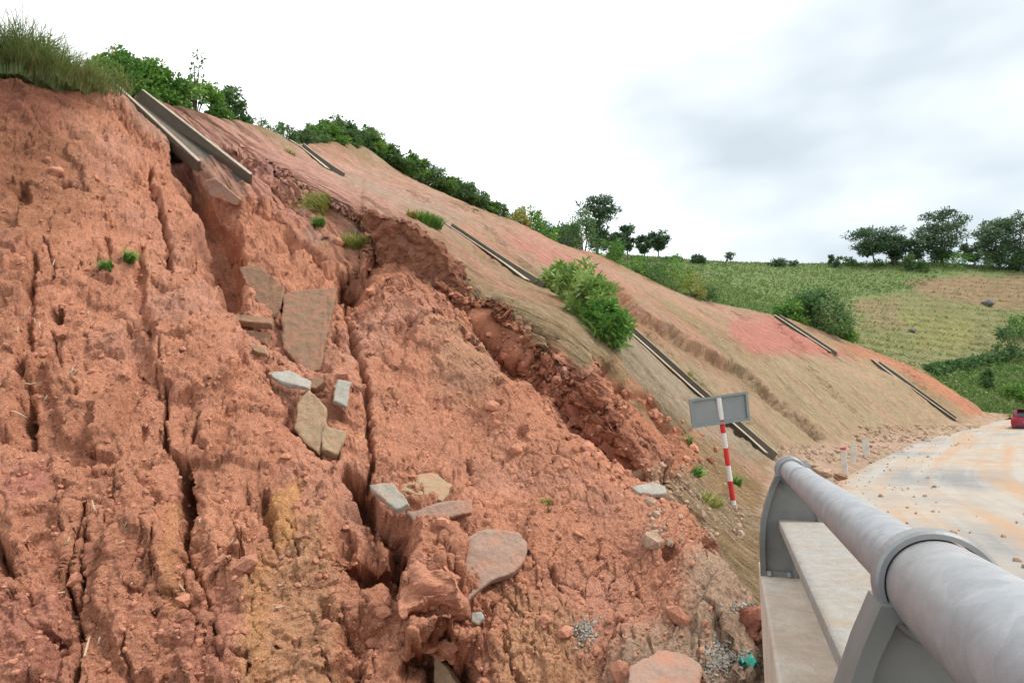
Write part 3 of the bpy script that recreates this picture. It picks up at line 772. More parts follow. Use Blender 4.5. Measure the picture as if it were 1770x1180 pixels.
# ------------------------------------------------------------------ bridge kerb and pipe railing
PF = at(1368, 815, 3.3)                              # pipe centre at the end post
def rp(s, l, z): return PF + AX * s + LT * l + np.array([0, 0, z])
def bar(name, mat, parent, s0, s1, sec, bevel=0.0):
    mb = MB(); mb.prism([rp(s0, l, z) for l, z in sec], AX * (s1 - s0)); return mb.build(name, mat, parent, bevel)
kerb = tag(empty('bridge_kerb', rp(0, 0, -1.075)), 'tan dusty concrete bridge edge with raised kerb under the pipe railing', 'kerb')
def adopt(o, p): o.parent = p; o.matrix_parent_inverse = p.matrix_world.inverted(); return o
bpy.context.view_layer.update()
for nm, mt, sec, s1, bv in (('ledge', M_CONC, [(-.172, -.512), (.30, -.512), (.30, -1.5), (-.172, -1.5)], .34, .012),
                        ('coping', M_COPE, [(-.075, -.238), (.24, -.238), (.24, -.285), (-.075, -.285)], .12, .008),
                        ('kerb_wall', M_CONC, [(.012, -.286), (.232, -.286), (.232, -1.2), (.012, -1.2)], .20, .01)):
    adopt(bar(nm, mt, None, -6.0, s1, sec, bv), kerb)
rail = tag(empty('pipe_railing', rp(0, 0, -.51)), 'grey galvanized steel pipe railing on curved posts beside the road', 'railing')
bpy.context.view_layer.update()
def rtube(name, s0, s1, r, mat=M_GALV, n=40, parent=rail, cap=True):
    mb = MB(); k = max(2, int(abs(s1 - s0) / .2)); mb.tube([rp(s0 + (s1 - s0) * i / k, 0, 0) for i in range(k + 1)], r, n, cap)
    return adopt(mb.build(name, mat, None, smooth=True), parent)
M_RING = mat_plain('clamp_ring_grey', (0.27, 0.27, 0.27), 0.5, 0.3, 0.15, 20)
def ring(s0, w, ri, ro, parent):
    n = 48; vs = []; fs = []
    prof = [(0, ri), (0, ro - .004), (.004, ro), (w - .004, ro), (w, ro - .004), (w, ri)]
    for k in range(n):
        t = 2 * math.pi * k / n
        for a, r in prof: vs.append(rp(s0 + a, math.cos(t) * r, math.sin(t) * r))
    m = len(prof)
    for k in range(n):
        for j in range(m): fs.append((k * m + j, k * m + (j + 1) % m, ((k + 1) % n) * m + (j + 1) % m, ((k + 1) % n) * m + j))
    return adopt(MB().add(vs, fs).build('clamp_ring', M_RING, None), parent)
rtube('pipe', -2.55, -.62, .055); rtube('near_pipe', -7.0, -2.50, .066); rtube('end_pipe', -.625, .16, .054)
ring(-.63, .008, .053, .0585, rail)
sp = 2.52
def rail_post(s):
    out = [(-.078, -.02), (-.105, -.08), (-.135, -.16), (-.158, -.25), (-.170, -.36), (-.172, -.512), (.0, -.512), (.0, -.29), (.14, -.236), (.115, -.15), (.085, -.06), (.078, -.02)]
    poly = [(l, z) for l, z in out]
    inn = [(-.060, -.04), (-.085, -.09), (-.112, -.165), (-.134, -.255), (-.145, -.36), (-.147, -.487), (-.022, -.487), (-.022, -.275), (.108, -.252), (.092, -.15), (.066, -.075), (.06, -.04)]
    n = len(out); d = .045; vs = []; fs = []
    for sgn in (-1, 1):
        vs += [rp(s + sgn * d, l, z) for l, z in out]; vs += [rp(s + sgn * d, l, z) for l, z in inn]; vs += [rp(s + sgn * (d - .03), l, z) for l, z in inn]
    for h in (0, 1):
        b = h * 3 * n
        for i in range(n):
            j = (i + 1) % n
            fs.append((b + i, b + j, b + n + j, b + n + i)); fs.append((b + n + i, b + n + j, b + 2 * n + j, b + 2 * n + i))
        fs.append(tuple(b + 2 * n + i for i in range(n)))
    for i in range(n): fs.append((i, 3 * n + i, 3 * n + (i + 1) % n, (i + 1) % n))
    po = adopt(MB().add(vs, fs).build('post', M_POST, None, bevel=0.0), rail)
    bpy.context.view_layer.update()
    ring(s - .02, .04, .068 if s < -1 else .058, .079 if s < -1 else .070, po)
    for l in (-.13, -.04):
        mb = MB(); mb.tube([rp(s - .05, l, -.505), rp(s - .05, l, -.485)], .012, 6); adopt(mb.build('bolt', M_GALV, None), po)
    return po
M_POST = mat_plain('cast_post_grey', (0.20, 0.20, 0.19), 0.6, 0.2, 0.25, 9)
for s in (0.0, -sp): rail_post(s)
ring(.10, .05, .053, .074, rail)
mb = MB(); mb.tube([rp(.16, 0, 0), rp(.175, 0, 0), rp(.195, 0, 0)], [.054, .048, .025], 32); adopt(mb.build('end_cap', M_GALV, None, smooth=True), rail)
# loose rail rod beyond the pipe's end
gs = tag(empty('loose_rail_rod', at(1402, 812, 5.0)), 'thin bent silver rod with flange just past the pipe railing end', 'steel rod')
bpy.context.view_layer.update()
g0, g1, g2 = rp(.16, .02, .01), rp(.55, .10, -.01), rp(.95, .17, -.16)
mb = MB(); mb.tube([g0, (g0 + g1) / 2, g1, g2], [.018, .017, .016, .016], 10); adopt(mb.build('rod', M_GALV, None, smooth=True), gs)
mb = MB(); mb.tube([g1 - AX * .01, g1 + AX * .02], .045, 14); adopt(mb.build('flange', M_GALV, None), gs)
mb = MB(); mb.tube([g2, (g2[0], g2[1], -.15)], .03, 10); adopt(mb.build('stub_post', M_GALV, None, smooth=True), gs)

# ------------------------------------------------------------------ drain chutes
def chute(key, label, broken=False):
    P, nn = CHP[key]; hw = HALF[key]; wall = .045 if key != 'far_low' else .06
    root = tag(empty('drain_chute', P[-1]), label, 'drain chute', 'concrete drain chutes down the cut slope'); bpy.context.view_layer.update()
    fl_, lw, rw = MB(), MB(), MB()
    m = len(P)
    dirs = [(P[min(i + 1, m - 1)] - P[max(i - 1, 0)]) for i in range(m)]
    fr = []
    for p, n, d in zip(P, nn, dirs):
        d = d / np.linalg.norm(d); s = np.cross(d, n); s /= np.linalg.norm(s); n = np.cross(s, d)
        if n[2] < 0: n, s = -n, -s
        if s[0] > 0: s = -s                            # s points to the picture's left side
        fr.append((p, d, s, n))
    def sec(mb, lo, hi, b, t, ext=None):
        rings = []
        for i, (p, d, s, n) in enumerate(fr):
            q = p + n * (.12 if broken else (.16 if 'far' in key else .08))
            if ext is not None and i == len(fr) - 1: q = q + d * ext
            rings.append([q + s * lo + n * b, q + s * hi + n * b, q + s * hi + n * t, q + s * lo + n * t])
        for i in range(len(rings) - 1):
            mb.add(rings[i] + rings[i + 1], [(0, 1, 2, 3), (7, 6, 5, 4), (0, 4, 5, 1), (1, 5, 6, 2), (2, 6, 7, 3), (3, 7, 4, 0)])
    e = -.75 if broken else 0
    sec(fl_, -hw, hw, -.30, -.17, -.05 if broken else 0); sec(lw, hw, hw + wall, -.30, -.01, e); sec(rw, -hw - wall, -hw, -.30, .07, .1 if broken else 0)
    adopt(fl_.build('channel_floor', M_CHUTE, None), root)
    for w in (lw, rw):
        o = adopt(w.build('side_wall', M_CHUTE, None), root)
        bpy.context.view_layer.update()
        # pale rim on top of the wall
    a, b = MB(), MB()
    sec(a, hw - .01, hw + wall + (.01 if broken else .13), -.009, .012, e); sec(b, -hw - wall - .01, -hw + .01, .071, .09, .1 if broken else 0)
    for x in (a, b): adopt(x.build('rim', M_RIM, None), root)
    return root
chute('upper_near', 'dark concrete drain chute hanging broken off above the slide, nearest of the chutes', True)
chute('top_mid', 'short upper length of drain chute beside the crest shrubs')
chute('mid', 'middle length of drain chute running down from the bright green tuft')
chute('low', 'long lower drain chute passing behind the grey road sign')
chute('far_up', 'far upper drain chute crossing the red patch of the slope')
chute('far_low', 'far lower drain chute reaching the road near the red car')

# ------------------------------------------------------------------ broken slabs and clods on the slide
TEX2 = bpy.data.textures.new('lumpy', 'CLOUDS'); TEX2.noise_scale = .34; TEX2.noise_depth = 6; TEX2.noise_type = 'HARD_NOISE'
TEX = bpy.data.textures.new('fracture', 'CLOUDS'); TEX.noise_scale = .11; TEX.noise_depth = 5
M_SOILB = mat_soil('shaded_brown_soil', (0.23, 0.105, 0.066), .35)  # brown earth, darkened so the colour carries the pinnacle face's shade
def on_plane(px, nrm, off, th, name, label, mat, cat='slab', grp=None, thick_dir=None, jitter=.006):
    cu = sum(p[0] for p in px) / len(px); cv = sum(p[1] for p in px) / len(px)
    h, _ = hit(cu, cv)
    n = Vector(nrm).normalized(); o = h + n * off
    pts = []
    for u, v in px:
        d = Vector(ray(u, v)).normalized(); t = (o - Vector(EYE)).dot(n) / d.dot(n); pts.append(Vector(EYE) + d * t)
    # finer rim so the broken edge is uneven
    rim = []
    for i, p in enumerate(pts):
        q = pts[(i + 1) % len(pts)]; k = max(1, int((q - p).length / .07))
        for j in range(k):
            r = p.lerp(q, j / k)
            if j: r = r + Vector(rng.normal(size=3)) * jitter
            rim.append(r)
    base = sum(rim, Vector()) / len(rim)
    n_ = len(rim); top = [r - base for r in rim]; bot = [r - base - n * th * (.9 + .2 * rng.random()) + Vector(rng.normal(size=3)) * jitter for r in rim]
    inn = [t * .93 + n * .006 for t in top]
    fs = [tuple(range(2 * n_, 3 * n_)), tuple(range(n_, 2 * n_))[::-1]]
    for i in range(n_):
        j = (i + 1) % n_; fs.append((i, j, 2 * n_ + j, 2 * n_ + i)); fs.append((i, n_ + i, n_ + j, j))
    ob = MB().add(top + bot + inn, fs).build(name, mat); ob.location = base
    sb = ob.modifiers.new('grid', 'REMESH'); sb.mode = 'VOXEL'; sb.voxel_size = .028 if cat == 'soil block' else .014
    dm = ob.modifiers.new('rough', 'DISPLACE'); dm.texture = TEX2 if cat == 'soil block' else TEX; dm.texture_coords = 'GLOBAL'; dm.strength = .24 if cat == 'soil block' else .03; dm.mid_level = .5
    return tag(ob, label, cat, grp)
GS = 'broken slabs on the slide'
A_ = lambda *a: on_plane(*a, grp=GS)
A_([(412,462),(448,457),(491,497),(485,526),(476,549),(435,513)], (-.15,-.85,.5), 0.11, .05, 'broken_slab', 'red brown tilted slab just below the broken chute end', M_SLABB)
A_([(491,507),(531,500),(583,497),(573,549),(559,603),(557,639),(528,642),(489,600),(486,549)], (.1,-.8,.6), 0.22, .08, 'broken_slab', 'largest grey brown slab standing upright left of the dark hollow', M_SLABB)
A_([(393,542),(473,550),(470,560),(398,553)], (0,-.6,.8), 0.15, .10, 'broken_slab', 'thin red brown slab edge left of the large upright slab', M_SLABB)
A_([(414,568),(465,574),(460,595),(425,587)], (0,-.95,.3), 0.13, .10, 'broken_slab', 'small red slab end under the thin slab edge', M_SLABB)
A_([(425,594),(460,600),(462,612),(440,606)], (0,-.75,.6), 0.13, .08, 'broken_slab', 'lowest thin slab chip left of the large upright slab', M_SLABT)
A_([(462,645),(500,640),(538,658),(535,671),(486,659)], (.1,-.5,.86), 0.15, .06, 'broken_slab', 'whitish flat slab at the foot of the large upright slab', M_SLABW)
A_([(531,660),(556,648),(560,660),(545,672),(533,670)], (.2,-.8,.5), 0.15, .12, 'broken_slab', 'dark stone chip right of the whitish slab', M_SLABB)
A_([(584,655),(608,660),(600,704),(575,692)], (.3,-.8,.5), 0.17, .07, 'broken_slab', 'pale grey green slab end above the cubic block', M_SLABW)
A_([(534,671),(563,703),(560,755),(548,781),(525,764),(508,740),(516,694)], (-.2,-.75,.62), 0.24, .07, 'broken_slab', 'large tan slab with pointed lower end beside the cubic block', M_SLABT)
A_([(562,734),(600,745),(597,757),(583,785),(557,775),(556,750)], (.25,-.8,.55), 0.19, .14, 'broken_slab', 'small cubic tan block at the right of the tan slab', M_SLABT)
A_([(637,838),(678,833),(707,870),(685,880)], (-.1,-.6,.8), 0.19, .07, 'broken_slab', 'grey parallelogram slab at the edge of the dark opening', M_SLABG)
A_([(691,823),(735,817),(756,818),(783,838),(764,865),(720,856),(681,845)], (.1,-.5,.86), 0.15, .05, 'broken_slab', 'brown flat slab with curled edge behind the grey parallelogram slab', M_SLABT)
A_([(702,885),(773,865),(817,863),(816,886),(760,898),(719,911)], (.1,-.85,.5), 0.13, .08, 'broken_slab', 'long pinkish slab below the brown flat slab', M_CRUST)
A_([(801,930),(840,913),(898,919),(911,938),(908,967),(888,990),(850,1003),(818,1029),(801,1045)], (.15,-.75,.65), 0.26, .08, 'broken_slab', 'greyish crusted slab with ragged lower edge on the lobe', M_CRUST)
A_([(750,1128),(770,1150),(794,1184),(794,1200),(750,1200)], (-.2,-.9,.35), 0.35, .12, 'broken_slab', 'pointed tan slab sticking up inside the lowest hollow', M_SLABT)
A_([(1087,1152),(1138,1122),(1172,1126),(1212,1146),(1216,1200),(1084,1200)], (.1,-.35,.93), 0.10, .07, 'broken_slab', 'flat brown grey slab at the toe beside the gravel heap', M_CRUST)
A_([(1092,842),(1128,831),(1152,843),(1152,853),(1104,852)], (.1,-.6,.8), 0.10, .06, 'broken_slab', 'pale flat stone on the lobe crest left of the sign post', M_SLABW)
A_([(816,1058),(832,1056),(838,1068),(826,1080),(814,1072)], (.1,-.8,.6), 0.11, .05, 'broken_slab', 'small white stone under the crusted slab', M_SLABW)
A_([(355,312),(372,308),(416,345),(412,356),(362,338)], (.1,-.9,-.3), 0.25, .05, 'broken_slab', 'loose soil coated slab hanging under the broken chute', M_CRUST)
on_plane([(702,951),(740,948),(798,980),(800,1015),(796,1038),(766,1038),(735,1050),(695,1067),(682,1045),(690,1000)], (.0,-.85,.5), .12, .35, 'soil_block', 'big red soil block with grey lower crust right of the dark cave', M_SOIL, 'soil block', None, None, .02)
on_plane([(706,1083),(740,1092),(798,1106),(832,1112),(826,1124),(760,1122),(708,1120)], (.0,-.6,.8), .12, .2, 'soil_block', 'narrow soil ledge block over the lowest hollow', M_SOIL, 'soil block', None, None, .02)
on_plane([(1246,1052),(1290,1046),(1316,1060),(1316,1112),(1280,1110),(1244,1098)], (-.1,-.9,.4), .02, .35, 'soil_block', 'dark red soil block with gravel crust beside the concrete ledge', M_SOILD, 'soil block', None, None, .02)

on_plane([(626,374),(642,366),(668,370),(702,380),(740,408),(776,448),(806,498),(818,545),(770,520),(735,524),(700,494),(662,490),(648,470),(640,430)], (-.32,-.92,-.10), .34, .6, 'soil_block', 'dark brown pinnacle of earth standing up at the scarp lip', M_SOILB, 'soil block', None, None, .015)
on_plane([(930,662),(975,652),(1030,690),(1080,745),(1118,800),(1108,838),(1060,800),(1000,745),(950,705)], (-.55,-.72,.40), .06, .35, 'soil_block', 'long dark red earth wall facing the trough right of the lobe', M_SOILD, 'soil block', None, None, .02)  # dark soil colour includes the shade on this left-facing wall
def lump(r, seed, flat=.8, n=3):
    import bmesh
    bm = bmesh.new(); bmesh.ops.create_icosphere(bm, subdivisions=n, radius=1.0)
    a = np.array([v.co for v in bm.verts]); k = 1 + .75 * fbm(a[:, 0] * 1.1 + seed, a[:, 1] * 1.1, a[:, 2] * 1.1, 4, seed, .6) + .10 * fbm(a[:, 0] * 5, a[:, 1] * 5, a[:, 2] * 5, 2, seed + 3)
    for v, s in zip(bm.verts, k): v.co = v.co * float(s) * r; v.co.z *= flat
    me = bpy.data.meshes.new('lump'); bm.to_mesh(me); bm.free(); return me
for u, v, px, lab in [(850,704,13,'rounded clod upper left of the trough on the lobe'),(858,733,8,'small clod just below the rounded clod on the lobe'),(893,778,11,'oblong clod further down the lobe'),(98,300,14,'round clod in the upper left face'),(640,505,9,'clod lodged under the dark hollow'),(585,420,10,'clod at the lip under the yellowing tuft')]:
    h, n = hit(u, v)
    if h is None: continue
    o = link('soil_clod', lump(px * h.y / F, u % 17 + 1), M_SOIL, smooth=True); o.location = h + n * (px * h.y / F * .1); tag(o, lab, 'clod', 'clods on the slide')

def scatter_mesh(name, pts, sizes, mat, label, tris_seed=0):
    base = np.array([(1,0,0),(-1,0,0),(0,1,0),(0,-1,0),(0,0,1),(0,0,-1)], float)
    fc = np.array([(0,2,4),(2,1,4),(1,3,4),(3,0,4),(2,0,5),(1,2,5),(3,1,5),(0,3,5)])
    vs = []; fs = []
    for p, s in zip(pts, sizes):
        q = base * rng.uniform(.55, 1.2, (6, 1)) * s * rng.uniform(.6, 1.2, (1, 3))
        r = Matrix.Rotation(rng.uniform(0, 6.28), 3, Vector(rng.normal(size=3)).normalized()); q = q @ np.array(r) + np.array(p)
        k = len(vs); vs += q.tolist(); fs += (fc + k).tolist()
    me = mesh(name, vs, fs); return tag(link(name, me, mat), label, kind='stuff')
def on_slope(n, box, size):
    P = []; Sz = []
    for i in range(n * 3):
        if len(P) >= n: break
        u = rng.uniform(box[0], box[2]); v = rng.uniform(box[1], box[3]); h, nn = hit(u, v)
        if h is None or (box[0] < 10 and not inpoly(np.array([u]), np.array([v]), SLIDE)[0]): continue
        s = size * math.exp(rng.normal() * .5); P.append(np.array(h) + np.array(nn) * s * .2); Sz.append(s)
    return P, Sz
P, Z_ = on_slope(1700, (0, 250, 1230, 1180), .015); Pb, Zb = on_slope(420, (0, 400, 1230, 1180), .022)
def scatter_lumps(name, pts, sizes, mat, label):
    base = [lump(1.0, 20 + k, .75, 1) for k in range(5)]; bv = [np.array([v.co for v in b.vertices]) for b in base]; bf = [np.array([list(p.vertices) for p in b.polygons]) for b in base]
    vs = []; fs = []
    for p, s in zip(pts, sizes):
        k = rng.integers(0, 5); r = Matrix.Rotation(rng.uniform(0, 6.28), 3, Vector(rng.normal(size=3)).normalized())
        q = (bv[k] * s * rng.uniform(.7, 1.2, (1, 3))) @ np.array(r) + np.array(p); fs += (bf[k] + len(vs)).tolist(); vs += q.tolist()
    return tag(link(name, mesh(name, vs, fs), mat), label, kind='stuff')
scatter_lumps('loose_soil_crumbs', P, Z_, M_SOIL, 'loose red soil crumbs over the slide')
scatter_lumps('loose_soil_lumps', Pb, Zb, M_SOIL, 'larger red soil lumps over the slide')
def heap(name, u, v, ru, rv, n, size, mat, label, cat='gravel heap'):
    P = []; Sz = []
    for i in range(n):
        a = rng.uniform(0, 6.28); r = abs(rng.normal()) * .55 * (1 + .35 * math.sin(a * 3 + u) + .2 * math.sin(a * 7)); h, nn = hit(u + ru * r * math.cos(a), v + rv * r * math.sin(a))
        if h is None: continue
        P.append(np.array(h) + np.array(nn) * size * (.2 + 2.0 * max(0, 1 - r) * rng.random())); Sz.append(size * rng.uniform(.35, 1.3))
    o = scatter_mesh(name, P, Sz, mat, label); return o
P = []; Sz = []
for (u0, v0), (u1, v1), n_, sp0 in (((800,520),(905,640),70,16),((905,640),(1090,830),90,18),((1050,660),(1230,800),70,14),((640,480),(830,560),40,20)):
    for i in range(n_):
        t = rng.random(); h, nn = hit(u0 + (u1 - u0) * t + rng.normal() * sp0, v0 + (v1 - v0) * t + rng.normal() * sp0)
        if h is not None: k = .035 * math.exp(rng.normal() * .5); P.append(np.array(h) + np.array(nn) * k * .2); Sz.append(k)
scatter_lumps('scarp_clods', P, Sz, M_SOIL, 'broken clods lying along the scarp trough')
heap('gravel_heap', 1252, 1142, 48, 32, 900, .016, M_GRAVEL, 'grey gravel heap at the toe beside the teal rag')
heap('gravel_patch', 1010, 1090, 26, 26, 320, .016, M_GRAVEL, 'small grey gravel patch low on the lobe')
heap('gravel_crust', 1284, 1048, 34, 9, 220, .014, M_GRAVEL, 'gravel crust on top of the dark soil block')
P, Z_ = on_slope(260, (1340, 770, 1560, 800), .045); Pb, Zb = on_slope(260, (1480, 735, 1720, 765), .075); Pc, Zc = on_slope(220, (1120, 800, 1300, 940), .02)
scatter_lumps('toe_rubble', P + Pb + Pc, Z_ + Zb + Zc, M_RUBBLE, 'pale rubble strewn along the toe of the slope')
P = []; Sz = []
for i in range(240):
    a = E[int(rng.uniform(30, len(E) * .72))]; k = int(np.argmin(np.linalg.norm(E - a, axis=1))); o_ = abs(rng.normal()) * 1.1
    P.append(a + rt[k] * o_ + np.array([0, 0, .012])); Sz.append(.02 * math.exp(rng.normal() * .55))
scatter_lumps('road_debris', P, Sz, M_RUBBLE, 'small stones and dried mud along the road edge')
# teal plastic rag
h, n = hit(1294, 1150)
if h is None: h = Vector(at(1294, 1150, 4.3)); n = Vector((0, 0, 1))
vs = []; fs = []
for i in range(9):
    for j in range(7):
        x, y = (i / 8 - .5) * .12, (j / 6 - .5) * .09
        vs.append((x, y, .03 * math.sin(x * 70 + y * 40) + .02 * math.cos(y * 90) + .03))
for i in range(8):
    for j in range(6): fs.append((i * 7 + j, i * 7 + j + 1, i * 7 + 8 + j, i * 7 + 7 + j))
M_RAG = mat_plain('teal_plastic', (.02, .30, .22), .45)
o = MB().add(vs, fs).build('plastic_rag', M_RAG, smooth=True); o.location = h; o.modifiers.new('t', 'SOLIDIFY').thickness = .003; tag(o, 'crumpled teal plastic rag on the gravel heap', 'rag')

# roots and dry stalks sticking out of the face
ST = [(30,555,48,.0),(60,560,14,1.4),(70,570,18,1.9),(28,577,16,1.6),(120,650,20,1.0),(125,640,12,.1),(40,663,30,-.2),(18,710,40,-.3),(77,695,14,1.5),(150,548,18,1.2),(155,560,14,1.4),(256,470,18,1.2),(90,462,14,1.9),(235,685,10,1.4),(165,885,24,1.7),(145,880,18,1.5),(216,910,14,1.2),(115,940,16,1.7),(216,922,12,1.0),(398,940,16,1.5),(318,1022,18,2.0),(225,1012,10,1.5),(150,1024,8,1.5),(136,1150,50,1.6),(170,1115,18,1.6),(205,940,12,.4),(480,1010,14,-.3),(475,1050,16,.0),(350,1145,12,1.6),(120,655,22,.9),(290,705,12,1.5),(205,330,22,-.4),(100,1025,12,.3),(345,905,10,1.3)]
for i, (u, v, L, a) in enumerate(ST):
    h, n = hit(u, v)
    if h is None: continue
    s = L * h.y / F * .8; d = Vector((math.cos(a), 0, math.sin(a))) ; d = (d + n * .5).normalized()
    p1 = h + d * s * .5 + Vector((0, 0, -.08 * s)); p2 = h + d * s + Vector(rng.normal(size=3)) * .12 * s
    mb = MB(); mb.tube([h - n * .02, h + d * s * .25, p1, p2], [.009, .0085, .0075, .005], 5)
    tag(mb.build('dry_root', M_TWIG, smooth=True), 'thin pale dry root sticking out of the red face', 'root', 'dry roots in the slide face')

# ------------------------------------------------------------------ plants
def leaves_mesh(name, C, D, L, W, tint, droop=.0):
    """diamond leaves: centre C, axis D, length L, width W"""
    n = len(C); D = D / (np.linalg.norm(D, axis=1, keepdims=True) + 1e-9)
    r = rng.normal(size=(n, 3)); s = np.cross(D, r); s /= np.linalg.norm(s, axis=1, keepdims=True) + 1e-9
    up_ = np.cross(s, D)
    L = np.asarray(L).reshape(-1, 1); W = np.asarray(W).reshape(-1, 1)
    v = np.stack([C, C + D * L * .45 + s * W * .5 + up_ * W * .12, C + D * L - np.array([0, 0, 1]) * L * droop, C + D * L * .45 - s * W * .5 + up_ * W * .12], 1)
    return quads(name, v.reshape(-1, 3), n, tint)
def bush_mesh(seed, n, shape=(1, 1, 1), leaf=.09, clumps=26, hollow=.55, wr=.5):
    g = np.random.default_rng(seed)
    a = g.uniform(0, 6.283, clumps); z = g.uniform(.1, 1, clumps); r = np.sqrt(np.clip(1 - (z - .35) ** 2 / .55, .05, 1)) * g.uniform(hollow, 1, clumps)
    cc = np.stack([np.cos(a) * r, np.sin(a) * r, z], 1); cs = g.uniform(.14, .34, clumps)
    k = g.integers(0, clumps, n); q = g.normal(size=(n, 3)); q /= np.linalg.norm(q, axis=1, keepdims=True); q *= g.random((n, 1)) ** .45
    C = cc[k] + q * cs[k][:, None] * np.array([1, 1, .8]); C[:, 2] = np.abs(C[:, 2])
    C = C * np.array(shape); D = q + g.normal(size=(n, 3)) * .6 + np.array([0, 0, .35])
    tint = np.clip(.25 + .45 * g.random(clumps)[k] + g.normal(size=n) * .17, 0, 1)
    L = leaf * np.exp(g.normal(size=n) * .3)
    return leaves_mesh('foliage', C, D, L, L * wr, tint, .15), cc * np.array(shape)
def shrub(name, loc, h, w, seed, mat, label, cat='shrub', grp=None, n=1800, leaf=.1, tw=6, src=None, wr=.5, clumps=26, hollow=.55):
    root = empty(name, loc, rng.uniform(0, 6.28)); tag(root, label, cat, grp)
    if src is None:
        me, cc = bush_mesh(seed, n, (w / 2, w / 2, h), leaf, clumps, hollow, wr); me.materials.append(mat)
        mb = MB()
        for k in range(min(tw, len(cc))):
            p = Vector(cc[k]); mb.tube([(0, 0, -.1), p * .5 + Vector((0, 0, .05)), p], [.016 * h + .006, .010 * h + .004, .004], 5)
        sm = mesh('stems', mb.v, mb.f); sm.materials.append(M_BARK)
    else: me, sm = src
    f = link('foliage', me, mat, root); s = link('stems', sm, M_BARK, root)
    return root, (me, sm)
def grass(name, loc, n, length, spread, mat, label, cat='grass clump', lean=(0, 0), wide=.012, grp=None, seg=5, stiff=.5, kind=None):
    n = int(n); b = np.clip(rng.normal(size=(n, 2)), -1.3, 1.3) * np.array(spread); a = rng.uniform(0, 6.283, n); L = length * rng.uniform(.5, 1.1, n)
    out = np.stack([np.cos(a), np.sin(a)], 1) * rng.uniform(.1, .9, (n, 1)) + np.array(lean)
    base = np.stack([b[:, 0], b[:, 1], np.zeros(n)], 1); V_ = []; s = np.stack([-out[:, 1], out[:, 0], out[:, 0] * 0], 1); s /= np.linalg.norm(s, axis=1, keepdims=True) + 1e-6
    pr = []
    for i in range(seg + 1):
        t = i / seg
        p = base + np.concatenate([out * (t ** 1.6)[..., None] if False else out * t ** 1.6, np.zeros((n, 1))], 1) * L[:, None] * (1 - stiff) * 1.1
        p[:, 2] += L * (t - (1 - stiff) * .75 * t * t); pr.append((p, wide * (1 - t) ** .7 * .5 + .0008))
    for i in range(seg):
        p0, w0 = pr[i]; p1, w1 = pr[i + 1]
        V_.append(np.stack([p0 - s * w0, p0 + s * w0, p1 + s * w1, p1 - s * w1], 1))
    tint = np.clip(rng.normal(.45, .25, n), 0, 1)
    me = quads('blades', np.concatenate(V_).reshape(-1, 3), n * seg, np.tile(tint, seg))
    o = link(name, me, mat); o.location = loc; return tag(o, label, cat, grp, kind)

# tall grass on the upper left edge
for i, (u, back, n, L, lab) in enumerate([(-150,.3,1500,1.5,'tall grey green grass at the far left edge, partly outside the frame'),(5,.3,2200,1.55,'tall arching grass clump overhanging the upper left corner'),(60,.4,1900,1.4,'tall grass clump between the corner clump and the leafy weeds'),(115,.4,1300,1.0,'shorter grass clump beside the leafy weeds'),(165,.5,800,.6,'low grass at the right end of the grassy edge')]):
    p = crest(u, back) - [0, 0, .06]; grass('tall_grass', p, n, L, (.55, .35), M_GRASS, lab, 'grass clump', (.35, -.3), .013, 'tall grass along the upper left edge', 6, .3)
for i, (u, L) in enumerate([(20, .55), (80, .5), (135, .4)]):
    p = crest(u, -.05) - [0, 0, .03]; grass('hanging_grass', p, 500, L * 1.3, (.7, .15), M_GRASS, ['dry grass hanging over the lip in the upper left corner','dry grass hanging over the lip under the middle grass clump','dry grass hanging over the lip below the leafy weeds'][i], 'grass clump', (.5, -.9), .009, 'hanging lip grass', 5, .05)
for u, h, w, lab, m in [(95,1.25,1.0,'dark feathery weed rising behind the tall grass',M_BUSHD),(125,.85,.9,'dark leafy weed right of the feathery weed',M_BUSHD),(155,.6,.7,'bright green weed at the right end of the grass',M_BUSH)]:
    shrub('leafy_weed', crest(u, .8) - [0, 0, .05], h, w, u, m, lab, 'weed', None, 1500, .07)
# bushes behind the broken chute
for u, back, h, w, lab, m, n in [(205,.35,.7,.8,'leafy bush left of the chute top',M_BUSH,1800),(240,.6,1.0,1.5,'large bright bush right behind the chute top',M_BUSH,3600),(282,.7,1.0,1.7,'large bush with open top in the middle of the bush row',M_BUSH,3600),(328,.7,1.2,1.7,'tallest light green bush at the right of the bush row',M_BUSH,3200),(375,.6,.95,1.5,'light green bush sloping down toward the dark bush',M_BUSH,2800),(425,.5,1.05,1.0,'small dark purple green bush ending the bush row',M_BUSHD,2600)]:
    shrub('bush', crest(u, back) - [0, 0, .05], h, w, u, m, lab, 'bush', 'bushes above the broken chute', int(n * 1.9), .085, 7)
for u, h, w, lab in [(205,1.0,.3,'slender yellow tipped sprig rising left of the bushes'),(357,1.7,.45,'wispy bare topped sprig above the bush row'),(462,.45,.9,'low scrub on the crest right of the dark bush'),(507,.85,.85,'small round grey green shrub at the top of the short chute'),(487,.5,.6,'wispy low shrub left of the round shrub')]:
    shrub('small_shrub', crest(u, .3) - [0, 0, .05], h, w, u, M_BUSHD if u > 300 else M_YEL, lab, 'shrub', None, {507: 1500, 357: 220, 205: 160}.get(u, 500), .08, 5)
